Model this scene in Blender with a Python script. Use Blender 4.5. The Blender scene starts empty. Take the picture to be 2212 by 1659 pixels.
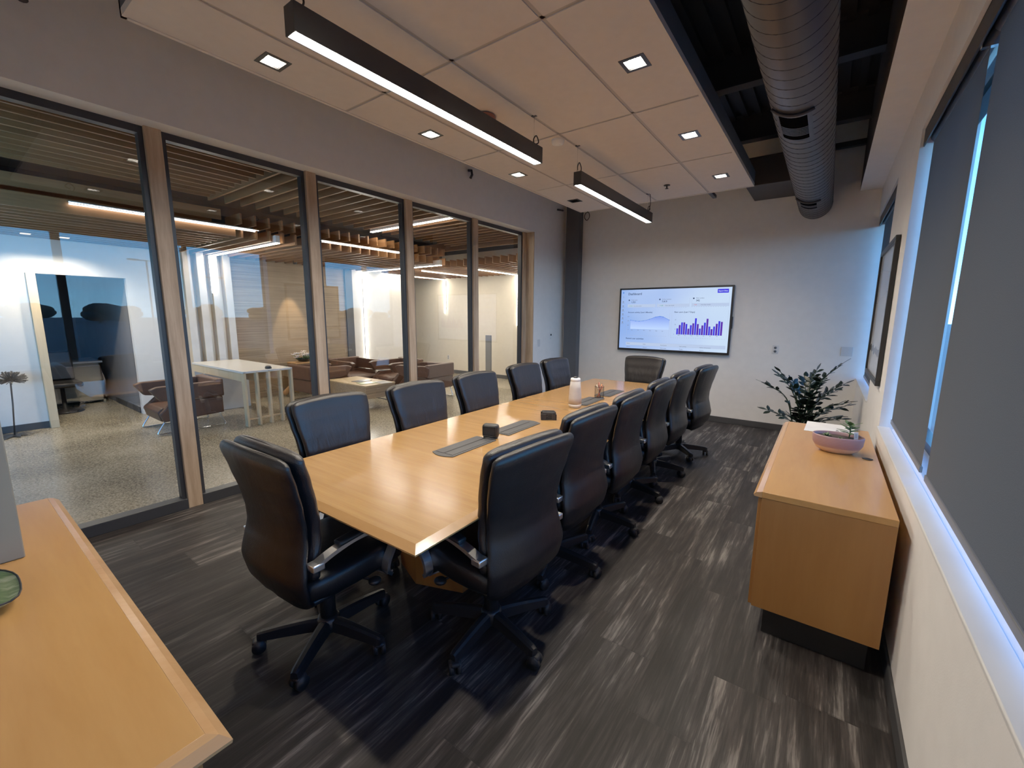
import bpy, bmesh, math, random
from mathutils import Vector, Matrix
R = random.Random(7)
PI = math.pi
sc = bpy.context.scene
COL = sc.collection

# ------------------------------------------------------------------ node / material helpers
def new_mat(name):
    m = bpy.data.materials.new(name); m.use_nodes = True
    nt = m.node_tree; nt.nodes.clear()
    return m, nt
def nd(nt, typ, props=None, **ins):
    n = nt.nodes.new(typ)
    for k, v in (props or {}).items(): setattr(n, k, v)
    for k, v in ins.items():
        key = k.replace('_', ' ')
        s = n.inputs[int(k[1:])] if k[0] == 'i' and k[1:].isdigit() else n.inputs[key]
        if isinstance(v, bpy.types.NodeSocket): nt.links.new(v, s)
        else: s.default_value = v
    return n
def mth(nt, op, a, b=None, c=None, clamp=False):
    kw = {'i0': a}
    if b is not None: kw['i1'] = b
    if c is not None: kw['i2'] = c
    return nd(nt, 'ShaderNodeMath', {'operation': op, 'use_clamp': clamp}, **kw).outputs[0]
def ramp(nt, fac, stops, interp='LINEAR'):
    n = nd(nt, 'ShaderNodeValToRGB', None, i0=fac)
    cr = n.color_ramp; cr.interpolation = interp
    while len(cr.elements) < len(stops): cr.elements.new(0.5)
    for e, (p, c) in zip(cr.elements, stops):
        e.position = p; e.color = (*c, 1) if len(c) == 3 else c
    return n.outputs[0]
def out(nt, sh): nd(nt, 'ShaderNodeOutputMaterial', None, Surface=sh)
def coords(nt, kind='Object'): return nd(nt, 'ShaderNodeTexCoord').outputs[kind]
def mapping(nt, vec, scale=(1, 1, 1), loc=(0, 0, 0)):
    return nd(nt, 'ShaderNodeMapping', None, Vector=vec, Scale=scale, Location=loc).outputs[0]
def noise(nt, vec, scale=5, detail=3, rough=.5, dist=0):
    return nd(nt, 'ShaderNodeTexNoise', None, Vector=vec, Scale=scale, Detail=detail, Roughness=rough, Distortion=dist).outputs[0]
def bump(nt, h, strength=.2, dist=.01):
    return nd(nt, 'ShaderNodeBump', None, Height=h, Strength=strength, Distance=dist).outputs[0]
def pbsdf(nt, base, rough=.5, metal=0., normal=None, coat=0., coat_rough=.1, spec=.5, trans=0., ior=1.45, sheen=0.):
    kw = dict(Roughness=rough, Metallic=metal, IOR=ior)
    kw['Base_Color'] = base if isinstance(base, bpy.types.NodeSocket) else (*base, 1)
    n = nd(nt, 'ShaderNodeBsdfPrincipled', None, **kw)
    n.inputs['Coat Weight'].default_value = coat; n.inputs['Coat Roughness'].default_value = coat_rough
    n.inputs['Specular IOR Level'].default_value = spec
    n.inputs['Transmission Weight'].default_value = trans
    if normal is not None: nt.links.new(normal, n.inputs['Normal'])
    return n.outputs[0]

def mat_plain(name, base, rough=.5, metal=0., nscale=60, nstr=.06, var=.06, coat=0., spec=.5):
    m, nt = new_mat(name); v = coords(nt)
    n1 = noise(nt, v, nscale, 3)
    n2 = noise(nt, v, nscale * .06 + .5, 2)
    d = tuple(max(0, c * (1 - var)) for c in base); l = tuple(min(1, c * (1 + var)) for c in base)
    col = ramp(nt, n2, [(.3, d), (.7, l)])
    out(nt, pbsdf(nt, col, rough, metal, bump(nt, n1, nstr, .003) if nstr else None, coat, spec=spec))
    return m
def mat_wood(name, dark, light, axis='x', rough=.35, coat=0., coat_rough=.1, freq=26, stretch=.06, nstr=.04, contrast=(.3, .7), spec=.5, fleck=0., coat_ior=1.5):
    m, nt = new_mat(name); v = coords(nt)
    sc3 = {'x': (stretch, 1, 1), 'y': (1, stretch, 1), 'z': (1, 1, stretch)}[axis]
    vv = mapping(nt, v, sc3)
    n1 = noise(nt, vv, freq, 5, .6, .4)
    n2 = noise(nt, vv, freq * 6, 3, .6)
    n3 = noise(nt, v, 2.2, 2)
    f = mth(nt, 'ADD', mth(nt, 'MULTIPLY', n1, .6), mth(nt, 'ADD', mth(nt, 'MULTIPLY', n2, .2), mth(nt, 'MULTIPLY', n3, .2)))
    col = ramp(nt, f, [(contrast[0], dark), (contrast[1], light)])
    out(nt, pbsdf(nt, col, rough, 0, bump(nt, n2, nstr, .002), coat, coat_rough, spec))
    return m
def mat_emit(name, col, strength):
    m, nt = new_mat(name)
    out(nt, nd(nt, 'ShaderNodeEmission', None, Color=(*col, 1), Strength=strength).outputs[0]); return m

M = {}
M['wall'] = mat_plain('painted_wall', (.86, .84, .82), .75, nscale=180, nstr=.12, var=.02, spec=.2)
M['wall_dark'] = mat_plain('shade_dark_wall', (.10, .098, .10), .75, nscale=120, nstr=.1, var=.04, spec=.2)  # bulkhead shadow and office dimness are put into this dark colour
M['lobby_wall'] = mat_plain('cream_wall', (.72, .66, .56), .7, nscale=180, nstr=.1, var=.02, spec=.2)
M['white_wall'] = mat_plain('white_wall', (.74, .73, .71), .55, nscale=180, nstr=.05, var=.02, spec=.3)
M['tile'] = mat_plain('ceiling_tile', (.66, .605, .565), .85, nscale=260, nstr=.12, var=.02, spec=.1)
M['tbar'] = mat_plain('ceiling_grid', (.42, .385, .36), .5, nscale=80, nstr=.02, var=.03)
M['cloud_edge'] = mat_plain('cloud_fascia_shaded', (.10, .11, .13), .6, nscale=80, nstr=.03)  # shadow on the outer edge put into the dark blue-grey colour
M['deck'] = mat_plain('black_deck', (.012, .012, .016), .7, nscale=30, nstr=.1)
M['steel_dark'] = mat_plain('painted_steel', (.035, .036, .042), .5, nscale=60, nstr=.03)
M['column'] = mat_plain('column_paint', (.085, .09, .10), .5, nscale=60, nstr=.03)
M['base'] = mat_plain('baseboard_rubber', (.045, .046, .05), .5, nscale=60, nstr=.03)
M['frame'] = mat_plain('dark_metal_frame', (.03, .032, .038), .4, nscale=60, nstr=.02)
M['sill'] = mat_plain('sill_white', (.72, .72, .72), .4, nscale=50, nstr=.03)
M['duct'] = mat_plain('galvanised_duct', (.095, .088, .09), .45, .45, nscale=14, nstr=.02, var=.18)
M['ductseam'] = mat_plain('duct_seam', (.05, .045, .05), .5, .5, nscale=14, nstr=.02)
M['black'] = mat_plain('black_plastic', (.012, .012, .013), .4, nscale=90, nstr=.03)
M['blackmatte'] = mat_plain('black_matte', (.016, .016, .017), .55, nscale=90, nstr=.04)
M['greyplastic'] = mat_plain('grey_plastic', (.13, .135, .145), .38, nscale=90, nstr=.03)
M['white'] = mat_plain('white_plastic', (.75, .75, .74), .35, nscale=90, nstr=.01)
M['paper'] = mat_plain('paper', (.82, .83, .84), .6, nscale=90, nstr=.02)
M['chrome'] = mat_plain('chrome', (.78, .79, .80), .09, 1., nscale=20, nstr=0, var=.02)
M['chrome_soft'] = mat_plain('satin_chrome', (.90, .91, .93), .32, 1., nscale=20, nstr=0, var=.02)
M['pend'] = mat_plain('pendant_black', (.022, .023, .026), .38, nscale=300, nstr=.05)
M['void'] = mat_plain('painted_void', (.003, .003, .004), .9, nstr=0, spec=0.)
M['plate'] = mat_plain('plate_white', (.66, .67, .69), .25, nstr=0, var=0.)
M['module'] = mat_plain('grey_module', (.055, .056, .060), .5, nscale=90, nstr=.03)
M['sage'] = mat_plain('sage_grey_paint', (.27, .245, .185), .6, nscale=120, nstr=.03)
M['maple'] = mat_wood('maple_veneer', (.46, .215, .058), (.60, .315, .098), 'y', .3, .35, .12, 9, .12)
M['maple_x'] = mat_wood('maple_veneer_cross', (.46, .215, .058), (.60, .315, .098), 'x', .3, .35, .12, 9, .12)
M['maple_z'] = mat_wood('maple_veneer_shaded', (.30, .128, .034), (.38, .178, .052), 'z', .4, .1, .2, 9, .12)  # same veneer darkened; shading of upright faces is in the colour
M['maple_edge'] = mat_wood('maple_edge', (.50, .25, .095), (.62, .35, .15), 'y', .22, .5, .08, 12, .1)
M['tabletop'] = mat_wood('polished_maple', (.30, .150, .043), (.46, .250, .086), 'x', .26, .55, .16, 24, .05, .06, contrast=(.30, .66))
M['tableedge'] = mat_wood('polished_maple_edge', (.34, .165, .050), (.43, .225, .080), 'x', .25, .4, .12, 14, .1)
M['ash'] = mat_wood('ash_post', (.32, .21, .125), (.56, .405, .275), 'z', .5, 0, .1, 20, .07, .1, (.35, .62))
M['slat'] = mat_wood('cedar_slat', (.14, .056, .019), (.30, .138, .052), 'x', .5, 0, .1, 14, .06, .08)
M['slat_y'] = mat_wood('cedar_slat_y', (.14, .056, .019), (.30, .138, .052), 'y', .5, 0, .1, 14, .06, .08)
M['panelwood'] = mat_wood('grain_panel', (.17, .115, .070), (.47, .345, .22), 'y', .5, 0, .1, 62, .012, .08, (.32, .66))
M['palewood'] = mat_wood('pale_oak', (.58, .43, .25), (.72, .57, .36), 'z', .5, 0, .1, 20, .07)
M['palewood_y'] = mat_wood('pale_oak_y', (.50, .36, .19), (.64, .48, .27), 'y', .5, 0, .1, 20, .07)
M['logwood'] = mat_wood('log_wood', (.42, .2, .07), (.62, .36, .16), 'z', .5, 0, .1, 20, .1)
M['fin'] = mat_plain('white_fin', (.74, .72, .70), .5, nscale=90, nstr=.03)
M['finedge'] = mat_plain('beige_fin_edge', (.62, .48, .32), .5, nscale=90, nstr=.03)
M['bottle'] = mat_plain('camera_fabric', (.52, .47, .43), .85, nscale=420, nstr=.25, var=.04)
M['soil'] = mat_plain('soil', (.05, .035, .025), .9, nscale=120, nstr=.9, var=.6)
M['leafgreen'] = mat_plain('succulent', (.10, .17, .06), .45, nscale=60, nstr=.1, var=.3)
M['zz'] = mat_plain('zz_leaf', (.005, .014, .009), .30, nscale=30, nstr=.05, var=.3)
M['zzstem'] = mat_plain('zz_stem', (.016, .035, .018), .45, nscale=30, nstr=.05, var=.3)
M['browncl'] = mat_plain('brown_leather', (.095, .043, .026), .48, nscale=220, nstr=.12, var=.12)
M['quartz'] = mat_plain('white_quartz', (.80, .78, .74), .25, nscale=10, nstr=0, var=.03)
M['gloss_dark'] = mat_plain('dark_glass_top', (.02, .025, .022), .08, nscale=10, nstr=0)
M['flower'] = mat_plain('white_petals', (.85, .80, .82), .5, nscale=60, nstr=.1)
M['wire'] = mat_plain('dark_wire', (.05, .045, .042), .4, .6, nscale=60, nstr=0)
M['art'] = None

def mat_leather():
    m, nt = new_mat('black_leather'); v = coords(nt)
    pores = nd(nt, 'ShaderNodeTexVoronoi', None, Vector=v, Scale=230.).outputs[0]
    folds = noise(nt, mapping(nt, v, (5, 1, 1.6)), 3.2, 3, .5, .6)
    h = mth(nt, 'ADD', mth(nt, 'MULTIPLY', pores, .12), mth(nt, 'MULTIPLY', folds, 1.))
    col = ramp(nt, noise(nt, v, 6, 2), [(.3, (.0042, .0040, .0047)), (.7, (.0066, .0062, .0072))])
    out(nt, pbsdf(nt, col, .40, 0, bump(nt, h, .22, .012), spec=.55)); return m
M['leather'] = mat_leather()
def mat_cushion():
    m, nt = new_mat('creased_black_leather'); v = coords(nt)
    pores = nd(nt, 'ShaderNodeTexVoronoi', None, Vector=v, Scale=230.).outputs[0]
    z = nd(nt, 'ShaderNodeSeparateXYZ', None, i0=v).outputs[2]
    low = nd(nt, 'ShaderNodeMapRange', None, Value=z, i1=.55, i2=1.0, i3=1., i4=.12).outputs[0]
    folds = noise(nt, mapping(nt, v, (9, 2, 2.2)), 1.8, 2, .45, 1.2)
    h = mth(nt, 'ADD', mth(nt, 'MULTIPLY', pores, .06), mth(nt, 'MULTIPLY', folds, mth(nt, 'MULTIPLY', low, 1.6)))
    col = ramp(nt, noise(nt, v, 6, 2), [(.3, (.0075, .0065, .0075)), (.7, (.0115, .0098, .0115))])
    out(nt, pbsdf(nt, col, .36, 0, bump(nt, h, .35, .02), spec=.6)); return m
M['cushion'] = mat_cushion()

def mat_floor():
    m, nt = new_mat('floor_planks')
    pos = nd(nt, 'ShaderNodeNewGeometry').outputs['Position']
    s = nd(nt, 'ShaderNodeSeparateXYZ', None, i0=pos); x, y = s.outputs[0], s.outputs[1]
    W, L = .25, 1.0
    cx = mth(nt, 'DIVIDE', x, W); col = mth(nt, 'FLOOR', cx)
    r1 = nd(nt, 'ShaderNodeTexWhiteNoise', {'noise_dimensions': '1D'}, W=col).outputs[0]
    yy = mth(nt, 'ADD', mth(nt, 'DIVIDE', y, L), mth(nt, 'MULTIPLY', r1, 7.))
    row = mth(nt, 'FLOOR', yy)
    cb = nd(nt, 'ShaderNodeCombineXYZ', None, i0=col, i1=row, i2=0.)
    r2 = nd(nt, 'ShaderNodeTexWhiteNoise', {'noise_dimensions': '3D'}, Vector=cb.outputs[0]).outputs[0]
    v1 = nd(nt, 'ShaderNodeCombineXYZ', None, i0=mth(nt, 'ADD', mth(nt, 'MULTIPLY', x, 26.), mth(nt, 'MULTIPLY', r2, 90.)), i1=mth(nt, 'MULTIPLY', y, 1.5), i2=mth(nt, 'MULTIPLY', r2, 40.)).outputs[0]
    v2 = nd(nt, 'ShaderNodeCombineXYZ', None, i0=mth(nt, 'ADD', mth(nt, 'MULTIPLY', x, 120.), mth(nt, 'MULTIPLY', r2, 50.)), i1=mth(nt, 'MULTIPLY', y, 7.), i2=r2).outputs[0]
    v3 = nd(nt, 'ShaderNodeCombineXYZ', None, i0=mth(nt, 'ADD', mth(nt, 'MULTIPLY', x, 5.), mth(nt, 'MULTIPLY', r2, 30.)), i1=mth(nt, 'MULTIPLY', y, 1.8), i2=r2).outputs[0]
    a = noise(nt, v1, 1., 5, .62, .3); b = noise(nt, v2, 1., 4, .6); c = noise(nt, v3, 1., 3, .5)
    f = mth(nt, 'ADD', mth(nt, 'MULTIPLY', a, .50), mth(nt, 'ADD', mth(nt, 'MULTIPLY', b, .22), mth(nt, 'MULTIPLY', c, .28)))
    f = mth(nt, 'ADD', f, mth(nt, 'MULTIPLY', mth(nt, 'SUBTRACT', r2, .5), .07))
    colr = ramp(nt, f, [(.36, (.0065, .0058, .0060)), (.47, (.0155, .0137, .014)), (.55, (.040, .0355, .0345)), (.645, (.185, .168, .158))])
    tint = nd(nt, 'ShaderNodeMix', {'data_type': 'RGBA', 'blend_type': 'MULTIPLY'}, i0=.5, i6=colr, i7=ramp(nt, c, [(.35, (1, .86, .80)), (.65, (.92, .97, 1.0))])).outputs[2]
    jy = mth(nt, 'LESS_THAN', mth(nt, 'FRACT', yy), .007)
    jx = mth(nt, 'LESS_THAN', mth(nt, 'FRACT', cx), .012)
    j = mth(nt, 'MAXIMUM', jy, jx)
    colf = nd(nt, 'ShaderNodeMix', {'data_type': 'RGBA'}, i0=mth(nt, 'MULTIPLY', j, .38), i6=tint, i7=(.012, .011, .011, 1)).outputs[2]
    h = mth(nt, 'SUBTRACT', b, mth(nt, 'MULTIPLY', j, 1.))
    out(nt, pbsdf(nt, colf, .58, 0, bump(nt, h, .25, .003), spec=.35)); return m
M['floor'] = mat_floor()

def mat_concrete():
    m, nt = new_mat('polished_concrete'); v = coords(nt)
    a = noise(nt, v, 62, 3, .75); b = noise(nt, v, 1.1, 3, .5); c = noise(nt, v, 30, 2, .6)
    f = mth(nt, 'ADD', mth(nt, 'MULTIPLY', a, .55), mth(nt, 'ADD', mth(nt, 'MULTIPLY', b, .25), mth(nt, 'MULTIPLY', c, .2)))
    col = ramp(nt, f, [(.40, (.085, .070, .046)), (.5, (.31, .265, .185)), (.60, (.54, .48, .365))])
    out(nt, pbsdf(nt, col, .24, 0, None, spec=.5)); return m
M['concrete'] = mat_concrete()

def mat_glass(name='pane_glass', refl=1.0, tint=(.93, .95, .95)):
    m, nt = new_mat(name)
    g_ = nd(nt, 'ShaderNodeNewGeometry')
    ca = mth(nt, 'ABSOLUTE', nd(nt, 'ShaderNodeVectorMath', {'operation': 'DOT_PRODUCT'}, i0=g_.outputs['Incoming'], i1=g_.outputs['Normal']).outputs['Value'])
    sch = mth(nt, 'POWER', mth(nt, 'SUBTRACT', 1., ca, clamp=True), 5.)
    fac = mth(nt, 'ADD', refl, mth(nt, 'MULTIPLY', sch, .9 - refl), clamp=True)
    t = nd(nt, 'ShaderNodeBsdfTransparent', None, Color=(*tint, 1)).outputs[0]
    g = nd(nt, 'ShaderNodeBsdfGlossy', None, Color=(1, 1, 1, 1), Roughness=0.0).outputs[0]
    out(nt, nd(nt, 'ShaderNodeMixShader', None, i0=fac, i1=t, i2=g).outputs[0]); return m
M['glass'] = mat_glass('pane_glass', .082, (.97, .975, .97))
M['glass_out'] = mat_glass('outer_glass', .08, (.95, .97, .97))

def mat_shade():
    # woven solar screen: see-through head on, opaque at a glancing angle
    m, nt = new_mat('solar_screen_fabric')
    g = nd(nt, 'ShaderNodeNewGeometry')
    d = nd(nt, 'ShaderNodeVectorMath', {'operation': 'DOT_PRODUCT'}, i0=g.outputs['Incoming'], i1=g.outputs['Normal']).outputs['Value']
    ca = mth(nt, 'ABSOLUTE', d)
    fac = nd(nt, 'ShaderNodeMapRange', {'interpolation_type': 'SMOOTHSTEP'}, Value=ca, i1=.30, i2=.95, i3=0., i4=.52).outputs[0]
    w = noise(nt, coords(nt), 420, 2)
    col = ramp(nt, w, [(.3, (.078, .081, .079)), (.7, (.115, .119, .116))])
    dif = nd(nt, 'ShaderNodeBsdfDiffuse', None, Color=col).outputs[0]
    trl = nd(nt, 'ShaderNodeBsdfTranslucent', None, Color=(.012, .013, .014, 1)).outputs[0]
    s0 = nd(nt, 'ShaderNodeAddShader', None, i0=dif, i1=trl).outputs[0]
    tr = nd(nt, 'ShaderNodeBsdfTransparent', None, Color=(1, 1, 1, 1)).outputs[0]
    out(nt, nd(nt, 'ShaderNodeMixShader', None, i0=fac, i1=s0, i2=tr).outputs[0]); return m
M['shade'] = mat_shade()

def mat_art():
    m, nt = new_mat('framed_print'); v = coords(nt)
    s = nd(nt, 'ShaderNodeSeparateXYZ', None, i0=v)
    n = noise(nt, mapping(nt, v, (1, 6, 1)), 1.4, 4, .6)
    ridge = mth(nt, 'ADD', -.37, mth(nt, 'MULTIPLY', n, .12))
    hill = mth(nt, 'LESS_THAN', mth(nt, 'ABSOLUTE', mth(nt, 'SUBTRACT', s.outputs[2], ridge)), .028)
    g = ramp(nt, mth(nt, 'ADD', s.outputs[2], .5), [(.0, (.62, .62, .62)), (.25, (.60, .61, .63)), (.75, (.36, .38, .43)), (1., (.50, .52, .56))])
    col = nd(nt, 'ShaderNodeMix', {'data_type': 'RGBA'}, i0=mth(nt, 'MULTIPLY', hill, .8), i6=g, i7=(.10, .11, .13, 1)).outputs[2]
    out(nt, pbsdf(nt, col, .15)); return m
M['art'] = mat_art()
def mat_bowl():
    m, nt = new_mat('striped_ceramic'); v = coords(nt)
    z = nd(nt, 'ShaderNodeSeparateXYZ', None, i0=v).outputs[2]
    wob = mth(nt, 'ADD', z, mth(nt, 'MULTIPLY', noise(nt, v, 20, 2), .0005))
    st = mth(nt, 'FRACT', mth(nt, 'MULTIPLY', wob, 115.))
    band = mth(nt, 'GREATER_THAN', z, .036)
    stripe = ramp(nt, st, [(.0, (.30, .155, .17)), (.6, (.36, .19, .205)), (.78, (.55, .40, .40)), (.95, (.32, .165, .18))])
    col = nd(nt, 'ShaderNodeMix', {'data_type': 'RGBA'}, i0=band, i6=(.62, .42, .30, 1), i7=stripe).outputs[2]
    out(nt, pbsdf(nt, col, .5)); return m
M['bowl'] = mat_bowl()
def mat_dish():
    m, nt = new_mat('green_leaf_glaze'); v = coords(nt)
    a = noise(nt, mapping(nt, v, (3, 34, 3), (0, 0, 0)), 2.5, 4, .6, .5)
    col = ramp(nt, a, [(.3, (.05, .11, .035)), (.5, (.14, .22, .08)), (.68, (.42, .46, .30))])
    out(nt, pbsdf(nt, col, .3, coat=.4)); return m
M['dish'] = mat_dish()
def mat_asphalt():
    m, nt = new_mat('dusk_ground'); v = coords(nt)
    a = noise(nt, mapping(nt, v, (.03, .12, 1)), 2.5, 4, .6)
    out(nt, pbsdf(nt, ramp(nt, a, [(.3, (.02, .022, .025)), (.7, (.09, .095, .10))]), .8)); return m
M['ground'] = mat_asphalt()
M['tree'] = mat_plain('tree_foliage', (.012, .02, .012), .8, nscale=3, nstr=.5, var=.5)
M['bark'] = mat_plain('bark', (.03, .022, .016), .8, nscale=20, nstr=.4)
M['lamp_metal'] = mat_plain('lamp_post_metal', (.03, .03, .032), .5)
M['led'] = mat_emit('led_diffuser', (1., .905, .80), 46.)
M['led_lobby'] = mat_emit('lobby_led_diffuser', (1., .87, .68), 46.)
M['spotface'] = mat_emit('downlight_lens', (1., .86, .66), 60.)
M['scr'] = None

# ------------------------------------------------------------------ mesh helpers
class MB:
    def __init__(s): s.bm = bmesh.new(); s.mi = 0
    def _add(s, pts, faces, smooth=False):
        vs = [s.bm.verts.new(p) for p in pts]; fs = []
        for f in faces:
            try:
                fc = s.bm.faces.new([vs[i] for i in f]); fc.smooth = smooth; fc.material_index = s.mi; fs.append(fc)
            except ValueError: pass
        return vs, fs
    def box(s, x0, x1, y0, y1, z0, z1, bev=0., seg=2, smooth=None, mtx=None):
        p = [(x0, y0, z0), (x1, y0, z0), (x1, y1, z0), (x0, y1, z0), (x0, y0, z1), (x1, y0, z1), (x1, y1, z1), (x0, y1, z1)]
        if mtx: p = [mtx @ Vector(q) for q in p]
        vs, fs = s._add(p, [(0, 3, 2, 1), (4, 5, 6, 7), (0, 1, 5, 4), (1, 2, 6, 5), (2, 3, 7, 6), (3, 0, 4, 7)])
        if bev:
            es = list({e for f in fs for e in f.edges})
            r = bmesh.ops.bevel(s.bm, geom=es, offset=bev, segments=seg, affect='EDGES', profile=.5)
            for f in r['faces']: f.smooth = True; f.material_index = s.mi
        return s
    def prism(s, poly, a0, a1, axis='z', bev=0.):
        # poly: 2-D points, extruded along axis
        def mk(u, v, w): return {'z': (u, v, w), 'x': (w, u, v), 'y': (u, w, v)}[axis]
        n = len(poly)
        pts = [mk(u, v, a0) for u, v in poly] + [mk(u, v, a1) for u, v in poly]
        fc = [tuple(range(n - 1, -1, -1)), tuple(range(n, 2 * n))] + [(i, (i + 1) % n, n + (i + 1) % n, n + i) for i in range(n)]
        vs, fs = s._add(pts, fc)
        if bev:
            es = list({e for f in fs for e in f.edges})
            r = bmesh.ops.bevel(s.bm, geom=es, offset=bev, segments=2, affect='EDGES', profile=.5)
            for f in r['faces']: f.smooth = True; f.material_index = s.mi
        bmesh.ops.recalc_face_normals(s.bm, faces=s.bm.faces[:])
        return s
    def rings(s, rings, cap=True, smooth=True, closed=False):
        n = len(rings[0]); pts = [p for r in rings for p in r]; fc = []
        m = len(rings)
        for i in range(m if closed else m - 1):
            for j in range(n):
                a, b = i * n + j, i * n + (j + 1) % n
                i2 = (i + 1) % m
                fc.append((a, b, i2 * n + (j + 1) % n, i2 * n + j))
        vs, fs = s._add(pts, fc, smooth)
        if cap and not closed:
            s_f = [s.bm.faces.new(vs[:n][::-1]), s.bm.faces.new(vs[-n:])]
            for f in s_f: f.material_index = s.mi; f.smooth = smooth
        bmesh.ops.recalc_face_normals(s.bm, faces=s.bm.faces[:])
        return s
    def tube(s, path, rad, n=10, cap=True, flat=None):
        # flat=(half_w, half_t, side_vec): rectangular strip instead of a round tube
        P = [Vector(p) for p in path]; rr = []
        up = Vector((0, 0, 1))
        prev = None
        for i, p in enumerate(P):
            t = (P[min(i + 1, len(P) - 1)] - P[max(i - 1, 0)]).normalized()
            if flat:
                side = Vector(flat[2]).normalized(); nrm = side.cross(t).normalized()
                hw, ht = flat[0], flat[1]
                rr.append([p + side * hw + nrm * ht, p - side * hw + nrm * ht, p - side * hw - nrm * ht, p + side * hw - nrm * ht])
            else:
                if prev is None:
                    a = up if abs(t.z) < .9 else Vector((1, 0, 0))
                    u = t.cross(a).normalized()
                else:
                    u = (prev - t * prev.dot(t)).normalized()
                prev = u; v = t.cross(u)
                r_ = rad[i] if isinstance(rad, (list, tuple)) else rad
                rr.append([p + (u * math.cos(2 * PI * k / n) + v * math.sin(2 * PI * k / n)) * r_ for k in range(n)])
        return s.rings(rr, cap, smooth=not flat)
    def lathe(s, prof, c=(0, 0, 0), n=24, sx=1., sy=1., cap=True):
        rr = [[(c[0] + r * math.cos(2 * PI * k / n) * sx, c[1] + r * math.sin(2 * PI * k / n) * sy, c[2] + z) for k in range(n)] for r, z in prof]
        return s.rings(rr, cap)
    def quad(s, a, b, c, d): s._add([a, b, c, d], [(0, 1, 2, 3)]); return s
    def poly(s, pts): s._add(pts, [tuple(range(len(pts)))]); return s
    def sphere(s, c, r, sx=1, sy=1, sz=1, seg=12, rg=8):
        rr = []
        for i in range(1, rg):
            t = PI * i / rg
            rr.append([(c[0] + r * sx * math.sin(t) * math.cos(2 * PI * k / seg), c[1] + r * sy * math.sin(t) * math.sin(2 * PI * k / seg), c[2] - r * sz * math.cos(t)) for k in range(seg)])
        return s.rings(rr)
    def leaf(s, p, d, up, L, W, bend=.15):
        d = Vector(d).normalized(); up = Vector(up); side = d.cross(up).normalized(); nrm = side.cross(d)
        pts = []; p = Vector(p)
        prof = [(0, .08), (.18, .62), (.42, 1.), (.68, .82), (.88, .4), (1., .03)]
        for t, w in prof:
            q = p + d * L * t - nrm * bend * L * t * t
            pts += [q - side * W * w * .5, q + nrm * W * .08, q + side * W * w * .5]
        fc = []
        for i in range(len(prof) - 1):
            fc += [(3 * i, 3 * i + 1, 3 * i + 4, 3 * i + 3), (3 * i + 1, 3 * i + 2, 3 * i + 5, 3 * i + 4)]
        s._add(pts, fc, True); return s
    def build(s, name, mat, parent=None, loc=(0, 0, 0), rot=(0, 0, 0), label=None):
        me = bpy.data.meshes.new(name); s.bm.to_mesh(me); s.bm.free()
        for m_ in (mat if isinstance(mat, (list, tuple)) else [mat]): me.materials.append(m_)
        o = bpy.data.objects.new(name, me); COL.objects.link(o)
        o.location = loc; o.rotation_euler = rot
        if parent: o.parent = parent
        if label: o['label'] = label
        return o

def tag(o, label, cat, group=None, kind=None):
    o['label'] = label; o['category'] = cat
    if group: o['group'] = group
    if kind: o['kind'] = kind
    return o
def thing(name, loc, label, cat, group=None, rz=0.):
    o = bpy.data.objects.new(name, None); o.empty_display_size = .1; COL.objects.link(o)
    o.location = loc; o.rotation_euler = (0, 0, rz)
    return tag(o, label, cat, group)
def struct(o, label=None):
    o['kind'] = 'structure'
    if label: o['label'] = label
    return o
def dup(root, loc=None, rz=None, label=None, group=None):
    r = root.copy(); COL.objects.link(r)
    if loc is not None: r.location = loc
    if rz is not None: r.rotation_euler = (0, 0, rz)
    if label: r['label'] = label
    if group: r['group'] = group
    def rec(src, dst):
        for ch in list(src.children):
            c = ch.copy(); COL.objects.link(c); c.parent = dst
            c.matrix_parent_inverse = ch.matrix_parent_inverse.copy()
            rec(ch, c)
    rec(root, r)
    return r
def lerp_path(pts, n):
    # Catmull-Rom through pts
    P = [Vector(p) for p in pts]; P = [P[0] * 2 - P[1]] + P + [P[-1] * 2 - P[-2]]
    o = []
    for i in range(1, len(P) - 2):
        for k in range(n):
            t = k / n; a, b, c, d = P[i - 1:i + 3]
            o.append(.5 * ((2 * b) + (c - a) * t + (2 * a - 5 * b + 4 * c - d) * t * t + (3 * b - a - 3 * c + d) * t ** 3))
    o.append(P[-2]); return o

# ------------------------------------------------------------------ camera (level of the calibration: f = 921.4 px on a 2212 px wide frame)
cam = bpy.data.cameras.new('camera'); co = bpy.data.objects.new('camera', cam); COL.objects.link(co)
cam.sensor_fit = 'HORIZONTAL'; cam.sensor_width = 36.; cam.lens = 36. * 921.368 / 2212.
cam.clip_start = .02; cam.clip_end = 500.
ya, pb, rc = .631984, .159012, .006443
fwd = Vector((-math.sin(ya) * math.cos(pb), math.cos(ya) * math.cos(pb), -math.sin(pb)))
rgt = Vector((math.cos(ya), math.sin(ya), 0)); upv = rgt.cross(fwd)
r2 = rgt * math.cos(rc) + upv * math.sin(rc); u2 = -rgt * math.sin(rc) + upv * math.cos(rc)
mw = Matrix((r2, u2, -fwd)).transposed().to_4x4(); mw.translation = (0, 0, 1.55)
co.matrix_world = mw
sc.camera = co

# key planes
XG = -4.0        # front of the posts and glazing sill
XW = -3.86       # face of the glazed wall above / beside the glazing
XR = .36         # window wall
YF = 6.83        # end wall
YB = -.34        # wall behind the camera
ZD = 3.95        # deck

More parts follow.
